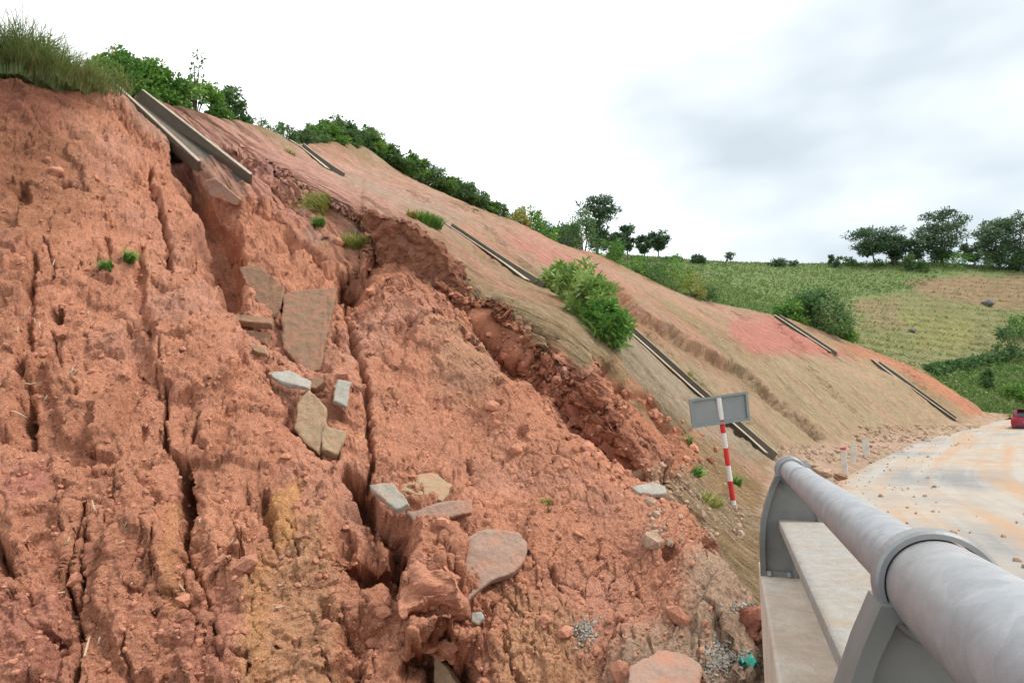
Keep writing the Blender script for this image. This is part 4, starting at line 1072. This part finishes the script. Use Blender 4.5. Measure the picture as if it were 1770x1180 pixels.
# hedge along the crest
HG = 'crest hedge shrubs'
srcs = [None] * 4
hx_ = [540,556,572,588,604,620,636,652,668,684,700,717,734,751,768,785,802,819,835,850,863]
for i, u in enumerate(hx_):
    k = i % 4
    hgt = np.interp(u, [540, 600, 640, 720, 800, 863], [.65, .95, 1.05, 1.2, 1.15, .8]) * rng.uniform(.85, 1.2)
    p = crest(u, .35) - [0, 0, .1]
    ro, sr = shrub('hedge_shrub', p, 1.0, 1.5, 300 + k, M_BUSHD if k != 2 else M_BUSH, 'dense dark green shrub in the hedge along the slope crest', 'shrub', HG, 3800, .085, 6, srcs[k])
    srcs[k] = sr; sc_ = float(hgt); ro.scale = (sc_ * 1.45, sc_ * 1.45, sc_)
# shrubs at the crest further right, in front of the trees
for u, h, w, lab, m in [(905,1.0,1.6,'pale scrub where the crest meets the far trees',M_YEL),(925,1.5,1.8,'bright green shrub left of the dark crest shrubs',M_BUSH),(950,1.3,2.0,'mid green crest shrub below the dark trees',M_BUSH),(985,1.6,2.2,'dark crest shrub at the left foot of the tall tree',M_BUSHD),(1015,2.4,2.6,'tallest dense green crest shrub below the tall tree',M_BUSHD),(1060,1.5,2.4,'green crest shrub right of the tallest one',M_BUSH),(1100,1.3,2.4,'low crest shrub under the thin trees',M_BUSH),(1135,1.7,2.6,'round green crest shrub at the field edge',M_BUSHD),(1165,2.2,3.0,'light green crest shrub where the field begins',M_BUSH),(1195,1.6,2.8,'yellowish crest shrub hanging over the slope edge',M_YEL),(1225,1.1,2.2,'last low crest shrub before the bare edge',M_BUSHD)]:
    shrub('crest_shrub', crest(u, .5) - [0, 0, .15], h * 1.3, w * 1.15, u, m, lab, 'shrub', 'crest shrubs below the far trees', 1500, .16)
for u, h, w, lab, m in [(1385,2.2,3.0,'light shrub left of the dark round bush above the red patch',M_BUSH),(1432,3.9,5.6,'big dark round bush behind the crest above the red patch',M_BUSHD),(1470,1.6,3.0,'low green shrub right of the dark round bush',M_BUSH)]:
    shrub('field_bush', crest(u, 1.0) - [0, 0, .2], h, w, u, m, lab, 'bush', 'bushes behind the red patch', 9000 if w > 5 else 3000, .22, 6, None, .5, 70 if w > 5 else 40, .25)

# plants growing on the slope itself
def on(u, v): h, n = hit(u, v); return h, n
for u, v, n, L, sp_, m, lab, lean in [
        (740,388,500,.42,(.28,.14),M_BUSH,'bright green tuft at the top of the middle chute',(-.2,-.6)),(712,376,160,.3,(.18,.1),M_YEL,'yellowish tuft left of the bright green tuft',(-.2,-.6)),
        (548,360,420,.42,(.26,.22),M_YEL,'pale yellow green tuft under the crest above the slide',(-.2,-.6)),(552,388,200,.3,(.15,.12),M_BUSH,'small green tuft just below the pale tuft',(0,-.6)),
        (612,425,380,.32,(.22,.16),M_YEL,'yellowing tuft on the lip above the dark hollow',(0,-.7)),(185,465,120,.26,(.13,.08),M_BUSH,'sparse tuft in the left face',(0,-.5)),(222,452,200,.28,(.09,.07),M_BUSH,'bright green sprig right of the sparse tuft',(.1,-.5)),
        (1190,765,60,.25,(.1,.1),M_BUSH,'little weed under the left end of the sign',(0,-.5)),(1200,822,110,.32,(.14,.1),M_BUSH,'green weed left of the sign post',(0,-.5)),(1225,868,240,.2,(.3,.15),M_YEL,'mossy tuft at the foot of the sign post',(0,-.4)),(1273,838,90,.3,(.08,.08),M_BUSH,'blue green weed right of the sign post',(0,-.4)),
        (822,366,90,.3,(.18,.1),M_YEL,'thin tuft high on the cut slope',(0,-.5)),(500,268,80,.3,(.2,.1),M_YEL,'thin dry tuft beside the short chute',(0,-.5)),(945,870,70,.12,(.1,.06),M_YEL,'sparse sprouts on the lobe',(0,-.4)),(1190,650,60,.3,(.2,.1),M_YEL,'small yellow weed beside the long chute',(0,-.5))]:
    h, nn = on(u, v)
    if h is None: continue
    k_ = .85 if n >= 300 else .5; sp_ = tuple(q * k_ for q in sp_); L = L * (1.35 if n >= 300 else 1.15)
    o = grass('grass_tuft', h - nn * .03, n, L, sp_, m, lab, 'grass tuft', (lean[0] * .5, lean[1] * .3), .016, 'tufts on the slope', 5, .4)
    o.rotation_euler = (nn * .8 + Vector((0, 0, .4))).to_track_quat('Z', 'Y').to_euler()
h0, _ = on(1060, 612)
reed = tag(empty('reed_shrub', h0), 'large light green reedy shrub spilling down the cut slope above the sign', 'shrub'); bpy.context.view_layer.update()
for u, v, h_, w_, sd0 in [(968,505,.75,.9,70),(1000,530,.95,1.1,71),(1028,565,.95,1.05,72),(1050,595,.75,.85,73)]:
    h, nn = on(u, v); me, cc = bush_mesh(sd0, 2600, (w_ / 2, w_ / 2, h_), .15, 34, .3, .26)
    o = link('foliage', me, M_PALE if sd0 < 73 else M_BUSH); o.location = h - nn * .05; adopt(o, reed)
    mb = MB()
    for k in range(7): p = Vector(cc[k]); mb.tube([(0, 0, -.1), p * .5, p], [.014, .01, .004], 5)
    st_ = mb.build('stems', M_BARK); st_.location = h - nn * .05; adopt(st_, reed)
    o = grass('blades', h - nn * .05, 160, h_ * 1.1, (w_ * .22, w_ * .22), M_PALE, None, None, (-.1, -.4), .02, None, 5, .4); adopt(o, reed)

# ------------------------------------------------------------------ trees on the ridge
def tree(loc, H, W, seed, label, n=5000, base=.3, flat=.35, clumps=40, leaf=.34, thin=False, grp='trees on the ridge', name='ridge_tree', mat=None, lean=0.0):
    n = int(n * (1.7 if thin else 1.15)); g = np.random.default_rng(seed); root = tag(empty(name, loc, g.uniform(0, 6.28)), label, 'tree', grp)
    mb = MB(); tr = H * .018 + .05
    tp = [Vector((lean * H * t * t + .04 * H * math.sin(t * 3 + seed), .03 * H * math.sin(t * 4 + seed * 2), H * t * .95 - .4)) for t in np.linspace(0, 1, 8)]
    mb.tube(tp, [tr * (1 - .85 * t) for t in np.linspace(0, 1, 8)], 7)
    cc = []; cs = []
    for k in range(clumps):
        t = base + (1 - base) * (k + g.random()) / clumps
        i = min(int(t * 7), 6); o = tp[i].lerp(tp[i + 1], t * 7 - i)
        sh = math.sin(math.pi * min(1, .18 + .82 * (1 - (t - base) / (1 - base)) ** .8)) if flat < .6 else math.sqrt(max(.05, 1 - ((t - base) / (1 - base) * 2 - 1) ** 2))
        sh = max(.25, sh); a = g.uniform(0, 6.283) ; r = W / 2 * sh * g.uniform(.35, 1)
        e = o + Vector((math.cos(a) * r, math.sin(a) * r, r * .25 * g.uniform(-.2, 1)))
        mb.tube([o - Vector((0, 0, r * .25)), o.lerp(e, .55), e], [tr * .35 * (1 - t * .6), tr * .22, tr * .06], 5)
        cc.append(e); cs.append(W * g.uniform(.09, .155) * (1.1 if not thin else .8))
    cc = np.array(cc); cs = np.array(cs); k = g.integers(0, clumps, n); q = g.normal(size=(n, 3)); q /= np.linalg.norm(q, axis=1, keepdims=True); q *= g.random((n, 1)) ** .5
    C = cc[k] + q * cs[k][:, None] * np.array([1.25, 1.25, flat * 1.4])
    D = q * np.array([1, 1, .3]) + g.normal(size=(n, 3)) * .7
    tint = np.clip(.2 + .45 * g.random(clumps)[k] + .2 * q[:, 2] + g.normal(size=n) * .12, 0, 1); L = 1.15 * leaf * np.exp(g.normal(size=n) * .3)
    me = leaves_mesh('crown', C, D, L, L * .45, tint); link('crown', me, mat or M_TREE, root)
    link('trunk', mesh('trunk', mb.v, mb.f), M_BARKP if thin else M_BARK, root, True); return root
def ridge(u, D=None, dv=0):
    v = np.interp(u, [940, 1000, 1100, 1250, 1400, 1500, 1600, 1700, 1770], [447, 443, 450, 458, 461, 461, 457, 464, 469])
    for k in range(40):
        p = fhit(u, v + dv + k)
        if p is not None: break
    return np.array(p) if p is not None else at(u, v, 130)
def T(u, vt, wpx, seed, label, **k):
    p = ridge(u, dv=k.pop('dv', 1)); v = proj(p)[1]; s = p[1] / F
    return tree(p, (v - vt) * s * 1.03, wpx * s, seed, label, **k)
T(935,378,62,1,'leftmost dark tree cluster crown over the crest shrubs', base=.1, flat=.8, n=5000)
T(955,392,50,2,'dark rounded tree right of the leftmost one', base=.1, flat=.8, n=4500)
T(988,384,48,3,'dark dome shaped tree left of the tall airy tree', base=.1, flat=.8, n=4500)
T(1037,338,76,4,'tallest airy tree on the left ridge with layered crown', base=.25, flat=.4, n=4200, leaf=.4, clumps=46)
T(1062,398,36,5,'compact dark tree under the tall airy tree', base=.12, flat=.9, n=3200)
T(1086,386,38,6,'slim tree right of the compact dark tree', base=.35, thin=True, n=1700)
T(1115,402,36,7,'thin stemmed sparse tree in the left ridge row', base=.4, thin=True, n=1200)
T(1138,397,44,8,'sparse flat topped tree ending the left ridge row', base=.5, thin=True, n=1500)
T(1208,439,22,9,'small round tree alone on the field skyline', base=.15, flat=.9, n=1000, clumps=18, leaf=.4)
T(1264,430,20,10,'small nearly bare tree on the field skyline', base=.5, thin=True, n=160, clumps=10)
T(1345,446,40,11,'low spreading tree on the middle of the skyline', base=.3, n=900, clumps=18)
T(1372,447,18,12,'small sparse tree right of the low spreading one', base=.3, n=350, clumps=10)
T(1440,436,14,13,'narrow dark sapling left of the umbrella shaped tree', base=.1, flat=.9, n=600, clumps=12)
T(1510,394,92,14,'wide umbrella shaped tree with leaning branches', base=.42, flat=.35, n=6000, clumps=46)
T(1548,404,54,15,'darker tree half behind the umbrella shaped tree', base=.35, flat=.45, n=3800)
T(1585,412,50,16,'thin airy tree between the two big ridge trees', base=.35, thin=True, n=1600)
T(1634,362,86,17,'big layered conifer like tree on the right ridge', base=.18, flat=.38, n=8000, clumps=64)
T(1685,415,40,18,'sparse small tree right of the big layered tree', base=.35, thin=True, n=1100)
T(1730,372,66,19,'dark tree left of the rightmost one', base=.15, flat=.5, n=6000, clumps=50)
T(1768,366,80,20,'rightmost dark tree cut by the frame edge', base=.12, flat=.55, n=7000, clumps=54)
def hb(u, v, hpx, wpx, lab, m, n=1200, grp=None, leaf=.3):
    p = fhit(u, v); 
    if p is None: return
    s = p.y / F; shrub('field_shrub', np.array(p) - [0, 0, .2], hpx * s, wpx * s, int(u), m, lab, 'shrub', grp, n, leaf)
for a in [(1460,459,16,34,'dark low shrub under the umbrella shaped tree',M_BUSHD),(1500,460,10,60,'low hedge like shrub under the wide tree',M_BUSHD),(1560,458,12,50,'low shrub below the airy tree',M_BUSHD),(1592,470,22,24,'round shrub standing forward in the field',M_BUSHD),(1575,468,28,22,'upright shrub beside the forward round shrub',M_BUSHD),(1650,464,30,50,'yellow green shrub under the big layered tree',M_BUSH),(1690,465,30,54,'dense green shrub between the right trees',M_BUSHD),(1735,467,36,60,'dark green shrub mass under the rightmost trees',M_BUSHD),(1770,470,40,60,'dark shrub at the frame edge below the trees',M_BUSHD),(1752,618,60,56,'dark bush at the right end of the lower hedge line',M_BUSHD),(1765,585,40,40,'lighter leafy bush above the hedge line at the frame edge',M_BUSH),(1708,670,34,16,'slim dark sapling in the lower green field',M_BUSHD),(1760,690,26,40,'low green bush behind the red car',M_BUSH),(1160,452,8,40,'low scrub line on the skyline left of the small round tree',M_BUSHD)]:
    hb(*a)
for i, u in enumerate(range(1612, 1756, 13)):
    hb(u, float(np.interp(u, [1612, 1690, 1756], [646, 632, 616])), 18, 26, 'dark shrub in the hedge line across the far field', M_BUSHD, 700, 'lower field hedge line', .25)
# crop plants on the field
P = []; Sz = []; tn = []
qr = HB[14:, :, :]
idx_i = rng.uniform(30, HB.shape[0] - 2, 60000); idx_j = rng.uniform(14, 134, 60000)
i0 = idx_i.astype(int); j0 = idx_j.astype(int); fi = (idx_i - i0)[:, None]; fj = (idx_j - j0)[:, None]
C = HB[i0, j0] * (1 - fi) * (1 - fj) + HB[i0 + 1, j0] * fi * (1 - fj) + HB[i0, j0 + 1] * (1 - fi) * fj + HB[i0 + 1, j0 + 1] * fi * fj
cu, cv = proj(C)
dry = inpoly(cu, cv, [(1380,545),(1480,515),(1580,500),(1640,470),(2500,470),(2500,620),(1720,620),(1640,650),(1450,640)])
row = np.sin(C[:, 2] * 5.2 + .8 * fbm(C[:, 0] * .08, C[:, 1] * .08, C[:, 0] * 0, 2, 401))
keep = (cu > 880) & (cu < 1850) & (rng.random(len(C)) < np.where(dry, .62 * (row > .1), .95))
C = C[keep]; dry = dry[keep]; n = len(C)
C = C + np.array([0, 0, .05]); 
Ls = np.where(dry, .30, .30) * rng.uniform(.6, 1.4, n)
D = rng.normal(size=(n, 3)) * .7 + np.array([0, -.2, .8])
tn = np.clip(np.where(dry, .72, .35) + rng.normal(size=n) * .2 + .25 * fbm(C[:, 0] * .1, C[:, 1] * .1, C[:, 0] * 0, 3, 411), 0, 1)
C2 = np.concatenate([C, C + rng.normal(size=C.shape) * .12]); D2 = np.concatenate([D, rng.normal(size=(n, 3)) * .8 + np.array([0, 0, .6])])
crop = link('field_crop', leaves_mesh('field_crop', C2, D2, np.tile(Ls, 2), np.tile(Ls * .55, 2), np.tile(tn, 2)), M_CROP); tag(crop, 'low crop and grass covering the far hillside', kind='stuff')
for u, v, s, lab in [(1708,528,8,'dark grey boulder in the upper field'),(1577,574,6,'pale grey boulder in the lower field')]:
    p = fhit(u, v); k = s * p.y / F; o = link('boulder', lump(k, u % 13, .85, 3), M_ROCK, smooth=True); o.location = p + Vector((0, 0, k * .4)); tag(o, lab, 'boulder')

# ------------------------------------------------------------------ road sign seen from behind
M_SIGN = mat_plain('sign_back_grey', (.22, .235, .23), .5, .35, .12, 3); M_RED = mat_plain('red_paint', (.55, .03, .03), .5, 0, .15); M_WHITE = mat_plain('white_paint', (.66, .65, .62), .55, 0, .12)
DS = min(hit(1268, 876)[0].y, 10.5); b_ = at(1268, 872, DS); t_ = at(1242, 688, DS - .2)
sign = tag(empty('road_sign', b_), 'grey back of a rectangular road sign on a leaning red and white post', 'road sign'); bpy.context.view_layer.update()
ax = t_ - b_; LN = np.linalg.norm(ax); ax /= LN
bands = [(0.0, .08, M_WHITE), (.08, .24, M_RED), (.24, .40, M_WHITE), (.40, .56, M_RED), (.56, .70, M_WHITE), (.70, .79, M_WHITE)]
bnd = [(-.2, .045, M_WHITE), (.045, .225, M_RED), (.225, .37, M_WHITE), (.37, .535, M_RED), (.535, .675, M_WHITE), (.675, .80, M_RED), (.80, 1.0, M_WHITE)]
for a, b, m in bnd:
    mb = MB(); mb.tube([b_ + ax * LN * a, b_ + ax * LN * b], .034, 16); adopt(mb.build('post_band', m, None, smooth=False), sign)
cs_ = [at(1193, 690, DS - .25), at(1294, 676, DS - .25), at(1299, 726, DS - .25), at(1199, 740, DS - .25)]
ctr = sum(cs_) / 4; px_ = (cs_[1] - cs_[0] + cs_[2] - cs_[3]); wv = px_ / 2; hv_ = (cs_[0] - cs_[3] + cs_[1] - cs_[2]) / 2
nb = np.cross(wv, hv_); nb /= np.linalg.norm(nb)
if nb[1] > 0: nb = -nb                               # towards the eye
off = -nb * .07
mb = MB(); mb.prism([p + off for p in cs_], -nb * .012); adopt(mb.build('panel', M_SIGN, None), sign)
M_FRAME = mat_plain('sign_frame', (.20, .235, .225), .5, .3)
wn_, hn_ = wv / np.linalg.norm(wv), hv_ / np.linalg.norm(hv_); th_ = .035
for q0, q1, sd2 in ((0, 1, -hn_), (3, 2, hn_), (0, 3, wn_), (1, 2, -wn_)):
    a, b = cs_[q0] + off + nb * .001, cs_[q1] + off + nb * .001
    if q0 in (0, 1) and q1 in (3, 2): a = a - hn_ * th_; b = b + hn_ * th_
    mb = MB(); mb.prism([a, b, b + sd2 * th_, a + sd2 * th_], nb * .03); adopt(mb.build('frame_bar', M_FRAME, None), sign)
# ------------------------------------------------------------------ marker posts by the road edge
M_MARK = mat_concrete('marker_concrete', (.58, .56, .50), (.40, .3, .22), .5, 6)
def marker(u, v, D, h, w, lab):
    p = at(u, v, D); root = tag(empty('marker_post', p), lab, 'marker post', 'marker posts along the road edge'); root.rotation_euler = (rng.normal() * .05, rng.normal() * .08, R(-30))
    mb = MB(); mb.box((0, 0, h / 2 - .12), w, w, h + .24 - .06); mb.build('shaft', M_MARK, root, .008)
    if u < 1465: mb = MB(); mb.box((0, 0, h + .0), w * 1.03, w * 1.03, .06); mb.build('red_cap', M_RED, root, .01)
    return root
for a in [(1460,806,17.0,.46,.13,'nearest pale marker post at the toe of the slope'),(1475,786,19.5,.36,.15,'second marker post from the railing, leaning beside the nearest'),(1497,776,22,.38,.2,'wide squat marker post third from the railing'),(1619,742,40,.4,.22,'white marker post left of the far chute foot'),(1643,741,43,.45,.2,'white marker post right at the far chute foot'),(1673,734,47,.4,.22,'pinkish marker post past the far chute foot'),(1700,729,50.5,.45,.2,'marker post where the slope ends'),(1727,728,53,.5,.2,'farthest marker post left of the red car')]:
    marker(*a)
# stones by the pipe end
for u, v, D, r, lab in [(1453,824,14.5,.13,'brown broken block on the road edge by the railing end'),(1420,818,13.5,.2,'tan stone heap piece beside the railing end'),(1405,806,14.0,.16,'pale stone behind the railing end')]:
    p = at(u, v, D); o = link('roadside_stone', lump(r, int(u) % 11 + 2, .6), M_RUBBLE if u < 1450 else M_SLABB); o.location = p; tag(o, lab, 'stone', 'stones at the railing end')

# ------------------------------------------------------------------ red car
M_CAR = NT('car_paint').set((.24, .012, .035), .25, .1, spec=.5); M_GLASS = NT('car_glass').set((.02, .022, .025), .08, 0, spec=.6); M_BLK = mat_plain('black_plastic', (.025, .025, .027), .6); M_LAMP = NT('tail_lamp').set((.35, .01, .015), .2); M_CHR = NT('plate_white').set((.7, .7, .68), .4); M_RIMM = NT('wheel_rim').set((.45, .45, .46), .3, .8); M_TYRE = mat_plain('tyre', (.02, .02, .02), .9)
cp = at(1790, 751, 40.5)
hd = math.atan2(.62, .78)
car = tag(empty('red_car', cp + np.array([.95, 1.6, 0]), -hd), 'dark red car seen from behind, cut by the right frame edge', 'car')
# body section profile along the length (y forward), half widths
sec = [(-2.15, [(.0,.32),(.70,.32),(.80,.45),(.84,.70),(.82,.92),(.74,1.02),(.0,1.05)]), (-2.05, [(.0,.25),(.80,.25),(.88,.45),(.91,.75),(.88,.98),(.78,1.10),(.0,1.14)]),
       (-1.2, [(.0,.22),(.84,.22),(.91,.45),(.93,.78),(.90,1.0),(.80,1.06),(.0,1.10)]), (.4, [(.0,.22),(.84,.22),(.91,.45),(.93,.78),(.89,.98),(.80,1.03),(.0,1.06)]),
       (1.1, [(.0,.22),(.84,.22),(.91,.45),(.92,.74),(.86,.93),(.76,.99),(.0,1.02)]), (2.05, [(.0,.26),(.76,.26),(.85,.42),(.85,.66),(.78,.80),(.66,.86),(.0,.90)]), (2.25, [(.0,.32),(.6,.32),(.70,.44),(.70,.60),(.64,.72),(.5,.78),(.0,.8)])]
def loft(sections, name, mat, parent):
    vs = []; fs = []; 
    rings = []
    for y, pr_ in sections:
        r = [(x, y, z) for x, z in pr_] + [(-x, y, z) for x, z in pr_[::-1] if x > 0]; rings.append(r)
    n = len(rings[0])
    for r in rings: vs += r
    for i in range(len(rings) - 1):
        for k in range(n): fs.append((i * n + k, i * n + (k + 1) % n, (i + 1) * n + (k + 1) % n, (i + 1) * n + k))
    fs += [tuple(range(n))[::-1], tuple(range((len(rings) - 1) * n, len(rings) * n))]
    return MB().add(vs, fs).build(name, mat, parent, 0, True)
body = loft(sec, 'body', M_CAR, car); bm_ = body.modifiers.new('soft', 'BEVEL'); bm_.width = .03; bm_.segments = 2
cab = [(-2.02, [(.0,1.05),(.78,1.02),(.74,1.10),(.66,1.16),(.0,1.18)]), (-1.75, [(.0,1.05),(.82,1.02),(.76,1.3),(.62,1.58),(.0,1.62)]), (-1.2, [(.0,1.05),(.82,1.02),(.76,1.32),(.64,1.62),(.0,1.68)]), (.0, [(.0,1.04),(.82,1.01),(.76,1.3),(.63,1.60),(.0,1.66)]), (.45, [(.0,1.04),(.81,1.0),(.75,1.22),(.60,1.45),(.0,1.5)]), (1.15, [(.0,1.0),(.78,.96),(.72,.99),(.58,1.01),(.0,1.03)])]
loft(cab, 'cabin', M_CAR, car)
mb = MB(); mb.add([(-.58,-2.035,1.16),(.58,-2.035,1.16),(.52,-1.80,1.53),(-.52,-1.80,1.53),(-.58,-1.99,1.16),(.58,-1.99,1.16),(.52,-1.77,1.53),(-.52,-1.77,1.53)], [(0,1,2,3),(7,6,5,4),(0,4,5,1),(1,5,6,2),(2,6,7,3),(3,7,4,0)]); mb.build('rear_window', M_GLASS, car)
for sx in (-1, 1):
    for y0, y1 in ((-1.6, -.75), (-.68, .25)):
        mb = MB(); mb.add([(sx*.823,y0,1.06),(sx*.823,y1,1.06),(sx*.69,y1-.02,1.50),(sx*.69,y0+.1,1.50),(sx*.79,y0,1.06),(sx*.79,y1,1.06),(sx*.66,y1-.02,1.50),(sx*.66,y0+.1,1.50)], [(0,1,2,3),(7,6,5,4),(0,4,5,1),(1,5,6,2),(2,6,7,3),(3,7,4,0)]); mb.build('side_window', M_GLASS, car)
    mb = MB(); mb.box((sx * .68, -2.13, .90), .34, .08, .16); mb.build('tail_light', M_LAMP, car, .02)
    mb = MB(); mb.box((sx * .96, .35, 1.08), .16, .1, .13); mb.build('mirror', M_CAR, car, .02)
    for y in (-1.35, 1.4):
        w = empty('wheel', (sx * .80, y, .34)); w.parent = car
        mb = MB(); mb.tube([(-.11, 0, 0), (-.10, 0, 0), (.10, 0, 0), (.11, 0, 0)], [.31, .34, .34, .31], 28); mb.build('tyre', M_TYRE, w)
        mb = MB(); mb.tube([(sx * .105, 0, 0), (sx * .122, 0, 0)], [.22, .2], 20); mb.build('rim', M_RIMM, w)
mb = MB(); mb.box((0, -2.14, .42), 1.5, .12, .26); mb.build('rear_bumper', M_BLK, car, .03)
mb = MB(); mb.box((0, -2.17, .78), .5, .02, .13); mb.build('number_plate', M_CHR, car)
mb = MB(); mb.box((0, -1.88, 1.60), 1.1, .28, .035); mb.build('spoiler', M_CAR, car, .01)
mb = MB(); mb.box((0, 0, .26), 1.5, 3.6, .12); mb.build('underbody', M_BLK, car)
